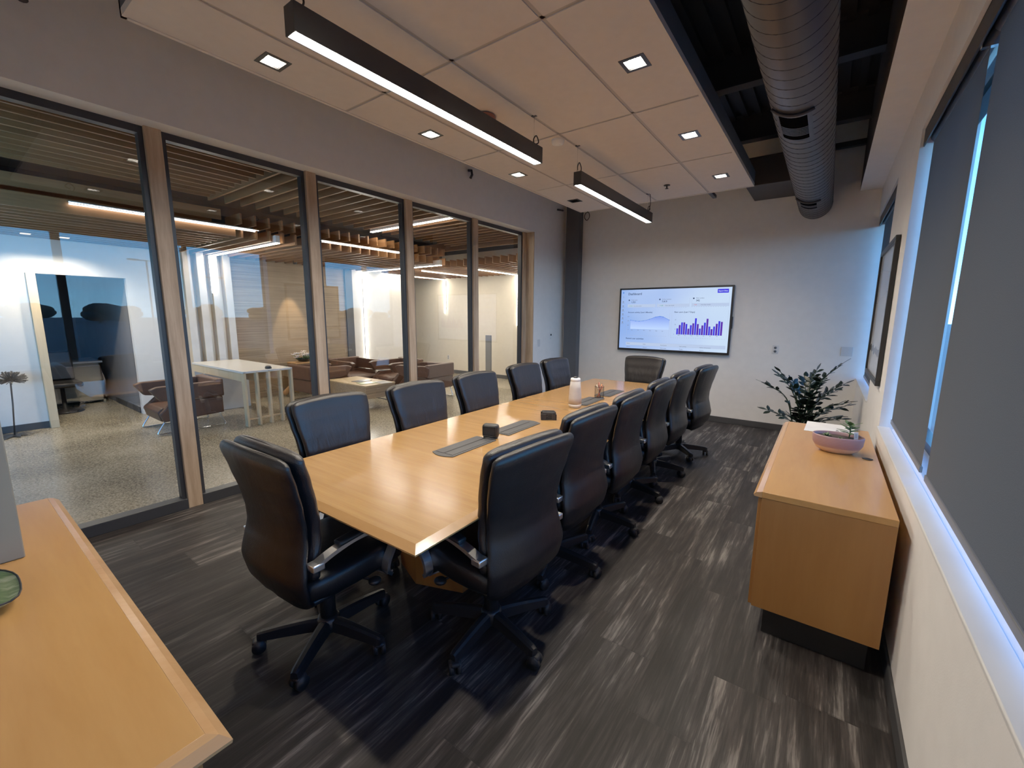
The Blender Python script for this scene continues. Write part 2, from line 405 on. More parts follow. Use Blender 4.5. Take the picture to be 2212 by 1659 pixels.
# ------------------------------------------------------------------ room shell
o = MB().box(-4.12, .62, YB - .1, YF, -.06, 0).build('floor', M['floor']); struct(o, 'dark grey streaked plank flooring of the meeting room')
o = MB().box(-12.6, -4.12, -4.2, 8.6, -.06, -.002).build('floor', M['concrete']); struct(o, 'speckled polished concrete floor of the lobby')
m = MB().box(XW - .30, XW, YB, YF, 2.85, ZD).box(XW - .30, XW, 5.85, YF, 0, 2.85)
struct(m.build('wall_left', M['wall']), 'grey wall over and beside the glazing')
m = MB().box(XW - .3, .62, YF, YF + .15, 0, ZD)
struct(m.build('wall_far', M['wall']), 'pale end wall behind the screen')
m = MB().box(XW - .3, .62, YB - .15, YB, 0, ZD)
struct(m.build('wall_back', M['wall']), 'wall behind the near sideboard')
m = MB().box(XR, .62, YB, YF, 0, .79).box(XR, .62, YB, YF, 2.73, 3.05).box(XR, .62, 3.88, 5.03, .79, 2.73).box(XR, .62, YB, -.28, .79, 2.73)
struct(m.build('wall_right', M['wall']), 'window wall with two shaded openings')
m = MB().box(.155, .62, YB, YF, 3.05, 3.058)
struct(m.build('trim_1', M['wall']), 'underside of the boxed bulkhead over the windows')
m = MB().box(.155, .62, YB, YF, 3.058, ZD)
struct(m.build('trim_2', M['wall_dark']), 'dark face of the bulkhead over the windows')  # shadow on this face comes from the dark wall colour
m = MB().box(XR - .012, XR + .06, -.28, 3.88, .785, .80, .004).box(XR - .012, XR + .06, 5.03, YF, .785, .80, .004)
struct(m.build('trim_3', M['sill']), 'white window sills')
m = MB().box(XW + .35, XR - .001, YF - .014, YF, 0, .085, .004)
struct(m.build('baseboard_far', M['base']), 'dark rubber baseboard along the end wall')
m = MB().box(XR - .012, XR, YB, YF, 0, .085, .003)
struct(m.build('baseboard_right', M['base']), 'dark rubber baseboard under the windows')
m = MB().box(XW, XW + .012, 5.86, YF - .14, 0, .085, .003)
struct(m.build('baseboard_left', M['base']), 'dark rubber baseboard beside the glazing')
m = MB().box(-3.78, -3.52, 6.70, YF, 0, ZD, .006)
struct(m.build('column', M['column']), 'dark steel column boxed in the far corner')
# deck with ribs and beams
m = MB()
m.box(-12.6, .62, -4.2, 8.6, ZD, ZD + .1)
for k in range(34): m.box(-3.9 + .135 * k, -3.84 + .135 * k, YB, YF, ZD - .045, ZD)
struct(m.build('ceiling', M['deck']), 'black ribbed deck above the hung ceiling')
for i, y in enumerate((1.2, 4.72, 6.15)):
    m = MB().box(XW, .155, y - .06, y + .06, 3.64, 3.66).box(XW, .155, y - .006, y + .006, 3.66, 3.93).box(XW, .155, y - .06, y + .06, 3.93, ZD)
    struct(m.build('beam', M['steel_dark']), 'dark steel joist across the deck')

# hung ceiling cloud
CX0, CX1, CY0, CY1, CZ = -2.915, -.80, .745, 5.57, 2.97
gx = [CX0, -2.47, -1.865, -1.26, CX1]; gy = [CY0, 1.95, 3.155, 4.355, CY1]
m = MB()
holes = [(-2.70, y) for y in (1.36, 2.57, 3.77, 4.99)] + [(-1.03, y) for y in (1.36, 2.57, 3.77, 4.99)]
hs = .072
for i in range(4):
    for j in range(4):
        x0, x1, y0, y1 = gx[i] + .012, gx[i + 1] - .012, gy[j] + .012, gy[j + 1] - .012
        h = [q for q in holes if x0 < q[0] < x1 and y0 < q[1] < y1]
        if h:
            hx, hy = h[0]
            for (a, b, c, d) in ((x0, x1, y0, hy - hs), (x0, x1, hy + hs, y1), (x0, hx - hs, hy - hs, hy + hs), (hx + hs, x1, hy - hs, hy + hs)):
                m.box(a, b, c, d, CZ, CZ + .02)
        else: m.box(x0, x1, y0, y1, CZ, CZ + .02)
cl = m.build('ceiling', M['tile']); struct(cl, 'white tiled ceiling panel hung over the table')
m = MB()
for x in gx[1:-1]: m.box(x - .0125, x + .0125, CY0, CY1, CZ + .006, CZ + .03)
for y in gy[1:-1]: m.box(CX0, CX1, y - .0125, y + .0125, CZ + .006, CZ + .03)
m.build('ceiling_grid', M['tbar'], cl)
m = MB()
for (a, b, c, d) in ((CX0, CX0 + .022, CY0, CY1), (CX1 - .022, CX1, CY0, CY1), (CX0, CX1, CY0, CY0 + .022), (CX0, CX1, CY1 - .022, CY1)):
    m.box(a, b, c, d, CZ - .004, CZ + .03)
m.build('edge_trim', M['tile'], cl)
m = MB()
for (a, b, c, d) in ((CX0, CX0 + .02, CY0, CY1), (CX1 - .02, CX1, CY0, CY1), (CX0, CX1, CY0, CY0 + .02), (CX0, CX1, CY1 - .02, CY1)):
    m.box(a, b, c, d, CZ + .03, CZ + .15)
m.build('fascia', M['cloud_edge'], cl)
m = MB().box(CX0 + .02, CX1 - .02, CY0 + .02, CY1 - .02, CZ + .13, CZ + .15); m.build('lid', M['cloud_edge'], cl)
m = MB().box(-1.275, -1.235, CY1, CY1 + .27, CZ - .005, CZ + .03)
m.build('bracket', M['steel_dark'], cl)

# ------------------------------------------------------------------ glazing to the lobby
posts = [-.09, 1.075, 2.235, 3.395, 4.555]
PW = .10
for y in posts:
    m = MB().box(XG - .10, XG, y, y + PW, 0, 2.862, .004)
    struct(m.build('trim_4', M['ash']), 'ash post between the glazing bays')
m = MB().box(XG - .10, XG, 5.755, 5.865, 0, 2.862, .004).box(XG, XW - .0005, 5.835, 5.862, 0, 2.862)
struct(m.build('trim_5', M['ash']), 'ash end post of the glazing')
ys = posts + [5.755]
for i in range(len(ys) - 1):
    y0, y1 = ys[i] + PW, ys[i + 1]
    xa, xb = XG - .095, XG - .03
    m = MB().box(xa, xb, y0, y0 + .03, .08, 2.85).box(xa, xb, y1 - .03, y1, .08, 2.85).box(xa, xb, y0 + .03, y1 - .03, 2.80, 2.85)
    fr = m.build('window_%d' % (i + 3), M['frame']); struct(fr, 'dark framed glass bay of the lobby partition')
    MB().quad((XG - .06, y0 + .03, .085), (XG - .06, y1 - .03, .085), (XG - .06, y1 - .03, 2.80), (XG - .06, y0 + .03, 2.80)).build('pane', M['glass'], fr)
    MB().box(XG - .10, XG + .001, y0, y1, 0, .085, .003).build('sill', M['frame'], fr)
# pane before the first post
y0, y1 = YB, posts[0]
fr = MB().box(XG - .095, XG - .03, y0, y1, 2.80, 2.85).build('window_8', M['frame']); struct(fr, 'dark framed glass bay nearest the back wall')
MB().quad((XG - .06, y0, .085), (XG - .06, y1, .085), (XG - .06, y1, 2.80), (XG - .06, y0, 2.80)).build('pane', M['glass'], fr)
MB().box(XG - .10, XG + .001, y0, y1, 0, .085, .003).build('sill', M['frame'], fr)

# ------------------------------------------------------------------ windows and roller shades
def window(n, y0, y1, mull):
    xa, xb = .53, .60
    m = MB().box(xa, xb, y0, y1, .79, .84).box(xa, xb, y0, y1, 2.68, 2.73).box(xa, xb, y0, y0 + .05, .84, 2.68).box(xa, xb, y1 - .02, y1, .84, 2.68)
    for y in mull: m.box(xa, xb, y - .045, y + .045, .84, 2.68)
    f = m.build('window_%d' % n, M['frame']); struct(f, 'dark framed outer window')
    MB().quad((.563, y0, .80), (.563, y1, .80), (.563, y1, 2.73), (.563, y0, 2.73)).build('pane', M['glass_out'], f)
window(1, -.28, 3.88, (1.2, 2.66))
window(2, 5.03, YF, (6.1,))
XS = .418
def shade(y0, y1, label, zb=.835, ztop=2.632):
    t = thing('roller_shade', (XS, (y0 + y1) / 2, zb), label, 'roller shade', 'grey roller shades on the window wall')
    h = (y1 - y0) / 2
    m = MB(); m.quad((0, -h, 0.02), (0, h, 0.02), (0, h, ztop - zb), (0, -h, ztop - zb)); m.build('screen_fabric', M['shade'], t)
    MB().box(-.006, .006, -h, h, 0, .03, .003).build('hem_bar', M['greyplastic'], t)
    return t
shade(2.672, 3.835, 'grey roller shade nearer the framed picture, in the large window')
shade(-.27, 2.545, 'wide grey roller shade closest to the camera, reaching the frame edge')
shade(5.045, 6.70, 'narrow grey roller shade in the corner window beside the end wall')
for (y0, y1, lb) in ((-.275, 3.878, 'long dark shade cassette under the head of the large window'), (5.035, YF - .005, 'dark shade cassette above the corner window')):
    t = thing('shade_cassette', (.425, (y0 + y1) / 2, 2.62), lb, 'shade cassette')
    h = (y1 - y0) / 2
    MB().box(-.05, -.043, -h, h, -.0, .105).box(-.05, .06, -h, h, .098, .105).build('cover', M['frame'], t)
    MB().tube([(.012, -h, .052), (.012, h, .052)], .032, 12).build('roller_tube', M['greyplastic'], t)
m = MB()
for y in (2.60,):
    m.box(-.04, .05, -.012, .012, 0, .09)
o = m.build('shade_bracket', M['chrome'], None, (.42, 2.60, 2.60)); tag(o, 'small metal bracket between the two shades of the large window', 'bracket')

# ------------------------------------------------------------------ ceiling lights
def linear_light(y0, y1, label):
    t = thing('linear_pendant', (-1.835, (y0 + y1) / 2, 2.65), label, 'pendant light', 'suspended linear lights over the table')
    h = (y1 - y0) / 2
    m = MB().box(-.036, -.030, -h, h, 0, .108).box(.030, .036, -h, h, 0, .108).box(-.03, .03, -h, h, .10, .108).box(-.03, .03, -h, -h + .006, 0, .1).box(-.03, .03, h - .006, h, 0, .1)
    m.build('housing', M['pend'], t)
    MB().box(-.0298, .0298, -h + .0065, h - .0065, .004, .012).build('diffuser', M['led'], t)
    for s in (-1, 1):
        c = MB().tube([(-.02, s * (h - .03), .108), (-.02, s * (h - .03), .327)], .0016, 6).build('suspension_cable', M['chrome'], t)
        MB().box(-.04, 0, s * (h - .03) - .012, s * (h - .03) + .012, .318, .326, .002).build('ceiling_clip', M['black'], c)
    for s in ((-1, 1)):
        loop = [(.0, s * (h - .05), .108), (.0, s * (h - .065), .15), (0, s * (h - .03), .185), (.0, s * (h - .0), .15), (-.015, s * (h - .028), .13)]
        MB().tube(lerp_path(loop, 6), .0045, 8).build('power_cord', M['black'], t)
    return t
linear_light(1.0, 2.815, 'long black linear pendant light over the near half of the table')
lt = linear_light(3.425, 5.25, 'black linear pendant light over the far half of the table, toward the screen')
MB().tube(lerp_path([(.0, .86, .108), (.01, .89, .2), (.0, .90, .3), (-.0, .9, .32)], 6), .004, 8).build('feed_cord', M['black'], lt)

def downlight(x, y, lit, label):
    t = thing('recessed_downlight', (x, y, CZ), label, 'downlight', 'square recessed downlights in the hung ceiling')
    m = MB(); a, b, d = .072, .050, .05
    m.box(-a, a, -a, -b, -.003, .004).box(-a, a, b, a, -.003, .004).box(-a, -b, -b, b, -.003, .004).box(b, a, -b, b, -.003, .004)
    m.build('trim_ring', M['black'], t)
    m = MB()
    m.box(-b - .004, -b, -b, b, .0, d + .03).box(b, b + .004, -b, b, .0, d + .03).box(-b, b, -b - .004, -b, 0, d + .03).box(-b, b, b, b + .004, 0, d + .03).box(-b, b, -b, b, d + .03, d + .034)
    m.build('recess_can', M['greyplastic'] if lit else M['blackmatte'], t)
    MB().box(-.041, .041, -.041, .041, .024, .034).build('lens', M['spotface'] if lit else M['blackmatte'], t)
    if lit:
        l = bpy.data.lights.new('downlight_lamp', 'AREA'); l.shape = 'SQUARE'; l.size = .076; l.energy = 8.0; l.color = (1., .86, .68); l.spread = 2.25
        lo = bpy.data.objects.new('downlight_lamp', l); COL.objects.link(lo); lo.parent = t; lo.location = (0, 0, .0205)
names = ['nearest', 'second', 'third', 'farthest']
for i, y in enumerate((1.36, 2.57, 3.77, 4.99)):
    downlight(-2.70, y, i != 3, ('unlit square recessed downlight, farthest one on the glass-wall side of the ceiling' if i == 3 else '%s lit square downlight on the glass-wall side of the hung ceiling' % names[i]))
    downlight(-1.03, y, True, '%s lit square downlight on the duct side of the hung ceiling' % names[i] if i else 'lit square downlight on the duct side of the ceiling, above the camera')
t = thing('smoke_detector', (-1.93, 3.25, CZ - .036), 'round white smoke detector on the hung ceiling between the two pendants', 'smoke detector')
MB().lathe([(.03, 0), (.046, .006), (.052, .02), (.054, .036)], n=20).build('body', M['white'], t)
MB().lathe([(.012, -.004), (.018, .0), (.02, .004)], n=14).build('sensor_cap', M['white'], t)
t = thing('sprinkler_head', (-1.57, 4.99, CZ - .04), 'small dark sprinkler head under the hung ceiling near the screen end', 'sprinkler')
MB().lathe([(.034, .034), (.034, .04)], n=16).build('escutcheon', M['black'], t)
MB().lathe([(.006, .034), (.008, .02), (.006, .008), (.018, .006), (.018, .002), (.004, 0)], n=12).build('nozzle', M['black'], t)
o = MB().lathe([(.075, 0), (.082, .02), (.08, .05), (.05, .06)], n=22).build('ceiling_speaker', mat_plain('terracotta_plastic', (.36, .14, .10), .5), None, (-2.14, 2.57, CZ - .058)); tag(o, 'round terracotta coloured disc on the ceiling behind the near pendant', 'ceiling device')

# ------------------------------------------------------------------ duct, diffuser box, pipes
t = thing('spiral_duct', (-.273, 0, 2.956), 'grey spiral air duct running along the window side under the deck', 'air duct')
r = .176
MB().tube([(0, YB, 0), (0, YF - .002, 0)], r, 40).build('duct_body', M['duct'], t)
pitch = .115; path = []
n = int((YF - YB) / pitch * 28)
m = MB()
for i in range(n + 1):
    a = 2 * PI * i / 28; yv = YB + pitch * i / 28
    if yv > YF - .01: break
    path.append((math.cos(a) * (r + .0005), yv, math.sin(a) * (r + .0005)))
m.tube(path, .0022, 5)
m.build('spiral_seam', M['ductseam'], t)
def reg(y0, y1, fr_):
    # angular position: underside, facing down toward the table side
    m = MB(); a0, a1 = math.radians(-128), math.radians(-76)
    k = 10
    def arc(a_0, a_1, ya_, yb_, rr):
        for i in range(k):
            u, v = a_0 + (a_1 - a_0) * i / k, a_0 + (a_1 - a_0) * (i + 1) / k
            m.quad((math.cos(u) * rr, ya_, math.sin(u) * rr), (math.cos(v) * rr, ya_, math.sin(v) * rr), (math.cos(v) * rr, yb_, math.sin(v) * rr), (math.cos(u) * rr, yb_, math.sin(u) * rr))
    rr = r + .006; w = math.radians(8)
    arc(a0 - w, a1 + w, y0 - .04, y0, rr); arc(a0 - w, a1 + w, y1, y1 + .03, rr); arc(a0 - w, a0, y0, y1, rr); arc(a1, a1 + w, y0, y1, rr)
    f = m.build('register_frame', M['duct'], t)
    m = MB(); arc(a0, a1, y0, y1, r + .003); m.build('register_dark_sheet', M['void'], f)  # near-black sheet on the closed duct stands in for a shaded inside
    m = MB(); p = []
    for i in range(13):
        u = a0 - w * 1.5 + (a1 - a0 + 3 * w) * i / 12; p.append((math.cos(u) * (r + .012), y0 - .055, math.sin(u) * (r + .012)))
    m.tube(p, .010, 6); m.build('register_lip', M['ductseam'], f)
    for q in range(1, 7):
        m = MB(); yy = y0 + (y1 - y0) * (.40 + q / 16)
        for i in range(k):
            u, v = a0 + (a1 - a0) * i / k, a0 + (a1 - a0) * (i + 1) / k
            m.quad((math.cos(u) * (r + .004), yy, math.sin(u) * (r + .004)), (math.cos(v) * (r + .004), yy, math.sin(v) * (r + .004)), (math.cos(v) * (r + .004), yy + .014, math.sin(v) * (r + .004)), (math.cos(u) * (r + .004), yy + .014, math.sin(u) * (r + .004)))
        m.build('register_blade', M['ductseam'], f)
reg(3.36, 3.78, 0); reg(5.86, 6.16, 1)
t = thing('transfer_box', (-.72, 6.42, 3.09), 'dark sheet-metal duct box against the end wall beside the spiral duct', 'duct box')
MB().box(-.24, .40, -.39, .39, 0, .30, .006).build('casing', M['steel_dark'], t)
MB().box(-.24, .40, -.41, -.39, .295, .315).build('flange', M['steel_dark'], t)
def pipe(path, rad, label, mat='steel_dark', nm='conduit_stub'):
    c = Vector(path[0]); o = MB().tube([Vector(p) - c for p in path], rad, 10).build(nm, M[mat], None, c); tag(o, label, 'pipe'); return o
pipe([(XW, 4.31, 3.36), (XW + .05, 4.31, 3.35), (XW + .06, 4.31, 3.30), (XW + .03, 4.31, 3.26)], .016, 'short dark hooked conduit on the wall above the glazing')
pipe([(XW + .012, 6.52, 3.31), (XW + .012, 6.70, 3.33)], .014, 'short dark conduit stub on the left wall by the column')
pipe([(XW, .54, 3.36), (XW + .07, .54, 3.34), (XW + .09, .54, 3.26)], .025, 'dark pipe elbow high on the wall in the upper corner of the frame')
o = MB().tube(lerp_path([(0, 0, 0), (.035, 0, -.03), (.045, 0, -.09), (0, 0, -.14), (-.045, 0, -.09), (-.03, 0, -.03), (.01, 0, -.01)], 6), .006, 8).build('cable_loop', M['black'], None, (-3.42, 6.76, 3.27)); tag(o, 'black cable coiled in a loop beside the column top', 'cable')
o = MB().box(-.19, .19, -.03, .03, -.03, .03, .004).build('steel_angle', M['steel_dark'], None, (-.02, 6.55, 3.52)); tag(o, 'short dark steel angle between the duct and the bulkhead', 'bracket')

# ------------------------------------------------------------------ wall plates
def plate(loc, rz, label, cat, kind):
    t = thing('wall_outlet' if cat == 'outlet' else 'light_switch', loc, label, cat, None, rz)
    # faces local -Y
    w = .036 if kind != 2 else .058
    MB().box(-w, w, -.006, 0, -.058, .058, .003).build('cover_plate', M['plate'], t)
    if cat == 'outlet':
        for s in (-1, 1): MB().lathe([(.0155, 0), (.017, .003)], n=14).build('socket', M['greyplastic'], t, (0, -.006, s * .024), (PI / 2, 0, 0))
    else:
        for q in range(kind): MB().box(-.014, .014, -.009, -.006, -.03, .03, .002).build('rocker', M['plate'], t, ((q - (kind - 1) / 2) * .046, 0, 0))
plate((-.545, YF - .001, 1.115), 0, 'white duplex outlet on the end wall beside the screen', 'outlet', 1)
plate((.225, YF - .001, 1.13), 0, 'white double switch plate on the end wall by the corner window', 'switch', 2)
plate((XW + .001, 6.01, 1.10), PI / 2, 'white switch plate on the grey wall beside the last glazing post', 'switch', 1)
t = thing('wall_thermostat', (XW + .001, 6.40, 1.20), 'small dark sensor with a white tab on the grey wall by the column', 'thermostat', None, PI / 2)
MB().box(-.014, .014, -.012, 0, .012, .04, .003).build('sensor', M['black'], t)
MB().box(-.018, .018, -.004, 0, -.05, -.02, .002).build('tab', M['white'], t)

# ------------------------------------------------------------------ screen
def text_geo(s, size, bold=False, align='LEFT'):
    cu = bpy.data.curves.new('tmp_text', 'FONT'); cu.body = s; cu.size = size; cu.resolution_u = 2; cu.align_x = align
    if bold: cu.offset = size * .02
    ob = bpy.data.objects.new('tmp_text', cu); COL.objects.link(ob)
    dg = bpy.context.evaluated_depsgraph_get(); me = bpy.data.meshes.new_from_object(ob.evaluated_get(dg))
    vs = [v.co.copy() for v in me.vertices]; fs = [tuple(p.vertices) for p in me.polygons]
    bpy.data.objects.remove(ob); bpy.data.curves.remove(cu); bpy.data.meshes.remove(me)
    return vs, fs
TX0, TX1, TZ0, TZ1, TYF = -2.785, -1.105, 1.005, 1.995, 6.765
t = thing('wall_screen', ((TX0 + TX1) / 2, TYF, TZ0), 'large wall-mounted screen showing a blue dashboard with charts', 'screen')
hw = (TX1 - TX0) / 2; HT = TZ1 - TZ0
bz = .026
MB().box(-hw, hw, .012, .058, 0, HT, .006).build('back_housing', M['black'], t)
m = MB().box(-hw, hw, 0, .014, 0, bz + .008, .003).box(-hw, hw, 0, .014, HT - bz, HT, .003).box(-hw, -hw + bz, 0, .014, bz, HT - bz, .003).box(hw - bz, hw, 0, .014, bz, HT - bz, .003)
m.build('bezel', M['black'], t)
MB().box(-.12, .12, .03, .064, .35, .65).build('wall_mount', M['black'], t)
MB().box(hw, hw + .012, .015, .03, .38, .55, .003).build('side_port', M['black'], t)
SX0, SX1, SZ0, SZ1 = -hw + bz, hw - bz, bz + .008, HT - bz
SW, SH = SX1 - SX0, SZ1 - SZ0
def U(u): return SX0 + u * SW
def V(v): return SZ1 - v * SH
def mat_screen():
    m, nt = new_mat('screen_light'); v = coords(nt)
    s = nd(nt, 'ShaderNodeSeparateXYZ', None, i0=v)
    f = mth(nt, 'ADD', mth(nt, 'MULTIPLY', s.outputs[0], .42), mth(nt, 'MULTIPLY', noise(nt, v, 1.6, 1), .55), clamp=False)
    g = ramp(nt, mth(nt, 'ADD', f, .2), [(.05, (.20, .36, .80)), (.45, (.40, .54, .86)), (.8, (.52, .68, .90))])
    out(nt, nd(nt, 'ShaderNodeEmission', None, Color=g, Strength=.78).outputs[0]); return m
scr = MB().quad((SX0, .006, SZ0), (SX1, .006, SZ0), (SX1, .006, SZ1), (SX0, .006, SZ1)).build('display', mat_screen(), t)
E_ = {k: mat_emit('ui_' + k, c, .62) for k, c in dict(ink=(.03, .05, .12), grey=(.22, .28, .42), blue=(.045, .035, .86), violet=(.085, .02, .42), green=(.05, .42, .25), red=(.75, .12, .12), fill=(.30, .45, .93), pale=(.52, .66, .96), line=(.42, .52, .78), dot=(.04, .20, .85), card=(.70, .82, 1.)).items()}
def ui_text(items, name, mat, yy=.0035):
    for (s, u, v, size, *al) in items:
        vs, fs = text_geo(s, size, True, al[0] if al else 'LEFT')
        m = MB(); m._add([(U(u) + p.x, yy, V(v) + p.y) for p in vs], fs); m.build(name, mat, scr)
def ui_rects(rects, name, mat, yy=.0045):
    m = MB()
    for (u0, v0, u1, v1) in rects: m.quad((U(u0), yy, V(v1)), (U(u1), yy, V(v1)), (U(u1), yy, V(v0)), (U(u0), yy, V(v0)))
    return m.build(name, mat, scr)
ui_text([('Dashboard', .072, .088, .050), ('1,521', .105, .222, .036), ('7,419', .405, .217, .036), ('342', .71, .208, .036),
         ('Account activity (Last 6 Months)', .078, .392, .030), ('New users (Last 7 Days)', .525, .387, .030), ('Recent user activities', .068, .842, .034)], 'heading', E_['ink'])
ui_text([('Total users', .105, .182, .023), ('Active sessions', .405, .175, .023), ('New orders', .71, .165, .023),
         ('from last month', .130, .282, .020), ('from last month', .44, .276, .020), ('from last month', .755, .268, .020),
         ('Name', .078, .925, .022), ('Role', .245, .930, .022), ('Permission', .415, .935, .022), ('Last activity', .59, .940, .022), ('Status of account', .77, .945, .022),
         ('Admin', .078, .982, .022), ('Owner', .245, .984, .022), ('Full access', .415, .986, .022), ('Today', .59, .988, .022), ('Active', .77, .990, .022),
         ('400', .075, .462, .020), ('300', .075, .535, .020), ('200', .075, .610, .020), ('0', .085, .685, .020),
         ('Jan', .12, .69, .018), ('Feb', .18, .69, .018), ('Mar', .24, .692, .018), ('Apr', .30, .694, .018), ('May', .36, .696, .018), ('Jun', .42, .698, .018),
         ('30', .535, .508, .020), ('20', .535, .585, .020), ('10', .535, .662, .020), ('0', .53, .742, .020),
         ('Mon', .57, .758, .018), ('Tue', .625, .758, .018), ('Wed', .68, .758, .018), ('Thu', .735, .758, .018), ('Fri', .79, .758, .018), ('Sat', .845, .758, .018), ('Sun', .90, .758, .018)], 'caption', E_['grey'])
ui_text([('+ 27.5%', .080, .282, .020), ('+ 4.2%', .385, .276, .020)], 'rising_figure', E_['green'])
ui_text([('- 10.4', .69, .268, .020)], 'falling_figure', E_['red'])
ui_rects([(.885, .025, .975, .085)], 'export_button', E_['blue'], .004)
ui_text([('Export Data', .930, .064, .024, 'CENTER')], 'button_caption', E_['card'], .0025)
hts = [.24, .375, .48, .48, .42, .24, .375, .45, .645, .425, .25, .375, .48, .63, .335, .24, .34, .445, .545, .52]
bars = [[], []]
for i, h in enumerate(hts):
    u0 = .555 + i * .0198; bars[i % 2].append((u0, .738 - h * .41, u0 + .0163, .738))
ui_rects(bars[0], 'bar_chart', E_['blue'], .004); ui_rects(bars[1], 'bar_chart', E_['violet'], .004)
crv = [(.108, .515), (.16, .53), (.195, .533), (.235, .525), (.295, .498), (.355, .458), (.395, .447), (.425, .455), (.485, .507)]
m = MB()
for (a, b) in zip(crv[:-1], crv[1:]): m.quad((U(a[0]), .0045, V(.665)), (U(b[0]), .0045, V(.665)), (U(b[0]), .0045, V(b[1])), (U(a[0]), .0045, V(a[1])))
def mat_area():
    mm, nt = new_mat('ui_area'); z = nd(nt, 'ShaderNodeSeparateXYZ', None, i0=coords(nt)).outputs[2]
    g = ramp(nt, mth(nt, 'DIVIDE', mth(nt, 'SUBTRACT', z, V(.665)), V(.447) - V(.665)), [(0., (.36, .50, .80)), (1., (.13, .22, .66))])
    out(nt, nd(nt, 'ShaderNodeEmission', None, Color=g, Strength=1.).outputs[0]); return mm
m.build('area_chart', mat_area(), scr)
m = MB()
cp = lerp_path([(U(a), .0035, V(b)) for a, b in crv], 5)
m.tube(cp, .0022, 4)
for a, b in crv: m.box(U(a) - .005, U(a) + .005, .003, .004, V(b) - .005, V(b) + .005)
m.build('chart_line', E_['dot'], scr)
L_ = []
for (u0, v0, u1, v1) in ((.07, .155, .345, .30), (.36, .15, .655, .297), (.675, .14, .985, .29), (.07, .345, .485, .775), (.505, .345, .985, .79)):
    L_ += [(u0, v0, u0 + .0012, v1), (u1, v0, u1 + .0012, v1)]
    k = int((u1 - u0) / .02)
    L_ += [(u0 + q * .02, v1, u0 + q * .02 + .011, v1 + .0045) for q in range(k)]
L_ += [(.046, 0, .047, 1), (.07, .895, .985, .897), (.07, .945, .985, .947)]
ui_rects(L_, 'panel_outlines', E_['line'], .005)
ui_rects([(.07, .245, .345, .295), (.36, .242, .655, .292), (.675, .237, .985, .285), (.07, .897, .985, .945)], 'panel_bands', E_['pale'], .0055)
m = MB(); m.poly([(U(.018), .004, V(.03)), (U(.018), .004, V(.065)), (U(.032), .004, V(.047))][::-1])
m.build('sidebar_arrow', E_['dot'], scr)
m = MB()
for v in (.112, .126): m.quad((U(.018), .004, V(v + .005)), (U(.03), .004, V(v + .005)), (U(.03), .004, V(v)), (U(.018), .004, V(v)))
for v in (.19, .262, .33, .40, .468, .54):
    m.box(U(.018), U(.030), .0035, .0045, V(v + .022), V(v)); m.box(U(.012), U(.036), .0035, .0045, V(v + .036), V(v + .030))
m.build('sidebar_icons', E_['grey'], scr)
m = MB()
for (u, v) in ((.085, .165), (.385, .158), (.69, .15)): m.box(U(u - .006), U(u + .006), .0035, .0045, V(v + .022), V(v))
m.build('card_icons', E_['ink'], scr)

# ------------------------------------------------------------------ conference table
TR = .020
t = thing('conference_table', (-1.752, 3.015, 0), 'long polished maple conference table ringed by black chairs', 'table', None, TR)
hx, hy, zt = .638, 2.125, .745
b = .034
m = MB(); m._add([(-hx + b, -hy + b, zt), (hx - b, -hy + b, zt), (hx - b, hy - b, zt), (-hx + b, hy - b, zt), (-hx + b, -hy + b, zt - .018), (hx - b, -hy + b, zt - .018), (hx - b, hy - b, zt - .018), (-hx + b, hy - b, zt - .018)],
    [(0, 1, 2, 3), (7, 6, 5, 4), (0, 4, 5, 1), (1, 5, 6, 2), (2, 6, 7, 3), (3, 7, 4, 0)])
m.build('tabletop', M['tabletop'], t)
prof = [(0, zt), (b, zt - .017), (b, zt - .023), (b - .03, zt - .046), (-.02, zt - .046), (-.02, zt - .018), (0, zt - .0175)]
m = MB(); rr = []
for (sx, sy) in ((-1, -1), (1, -1), (1, 1), (-1, 1)):
    rr.append([(sx * (hx - b + d), sy * (hy - b + d), z) for d, z in prof])
m.rings(rr, False, False, True); m.build('edge_band', M['tableedge'], t)
MB().box(-hx + .06, hx - .06, -hy + .06, hy - .06, zt - .044, zt - .019).build('under_top', M['maple'], t)
for yy, sg in ((-1.05, 1), (1.05, -1)):
    pol = [(-.31, -.36), (-.07, -.455), (.21, -.36), (.21, .36), (-.07, .455), (-.31, .36)]
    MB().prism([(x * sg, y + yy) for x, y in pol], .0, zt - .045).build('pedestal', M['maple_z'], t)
MB().box(-.02, .02, -.54, .54, .25, .55).build('modesty_panel', M['maple_x'], t)
def to_table(x, y, z=zt + .001):
    dx, dy = x + 1.752, y - 3.015; c, s = math.cos(-TR), math.sin(-TR)
    return (dx * c - dy * s, dx * s + dy * c, z)
def power_box(x, y, flip, label):
    p = to_table(x, y)
    w = Vector(p); w.rotate(Matrix.Rotation(TR, 4, 'Z')); w += Vector((-1.752, 3.015, 0))
    q = thing('table_power_module', w, label, 'power module', 'grey flush power modules in the tabletop', TR + (PI if flip else 0))
    # curved end toward local -y
    pol = [(.083, -.20), (.083, .21), (-.083, .21), (-.083, -.20)] + [(-.083 + .166 * i / 8, -.20 - .03 * math.sin(PI * i / 8)) for i in range(1, 8)]
    MB().prism(pol, 0, .003).build('frame_plate', M['module'], q)
    MB().box(-.066, -.006, -.185, .195, .003, .0055, .001).build('flap_door', M['module'], q)
    MB().box(.006, .066, -.185, .195, .003, .0055, .001).build('flap_door', M['module'], q)
    MB().box(-.006, .006, -.185, .195, .003, .0036).build('brush_slot', M['blackmatte'], q)
power_box(-1.745, 1.895, False, 'grey flush power module nearest the camera, black pod standing at its far end')
power_box(-1.757, 2.455, True, 'grey flush power module between the black pod and the coaster holder')
power_box(-1.78, 3.66, False, 'grey flush power module behind the white camera tower')
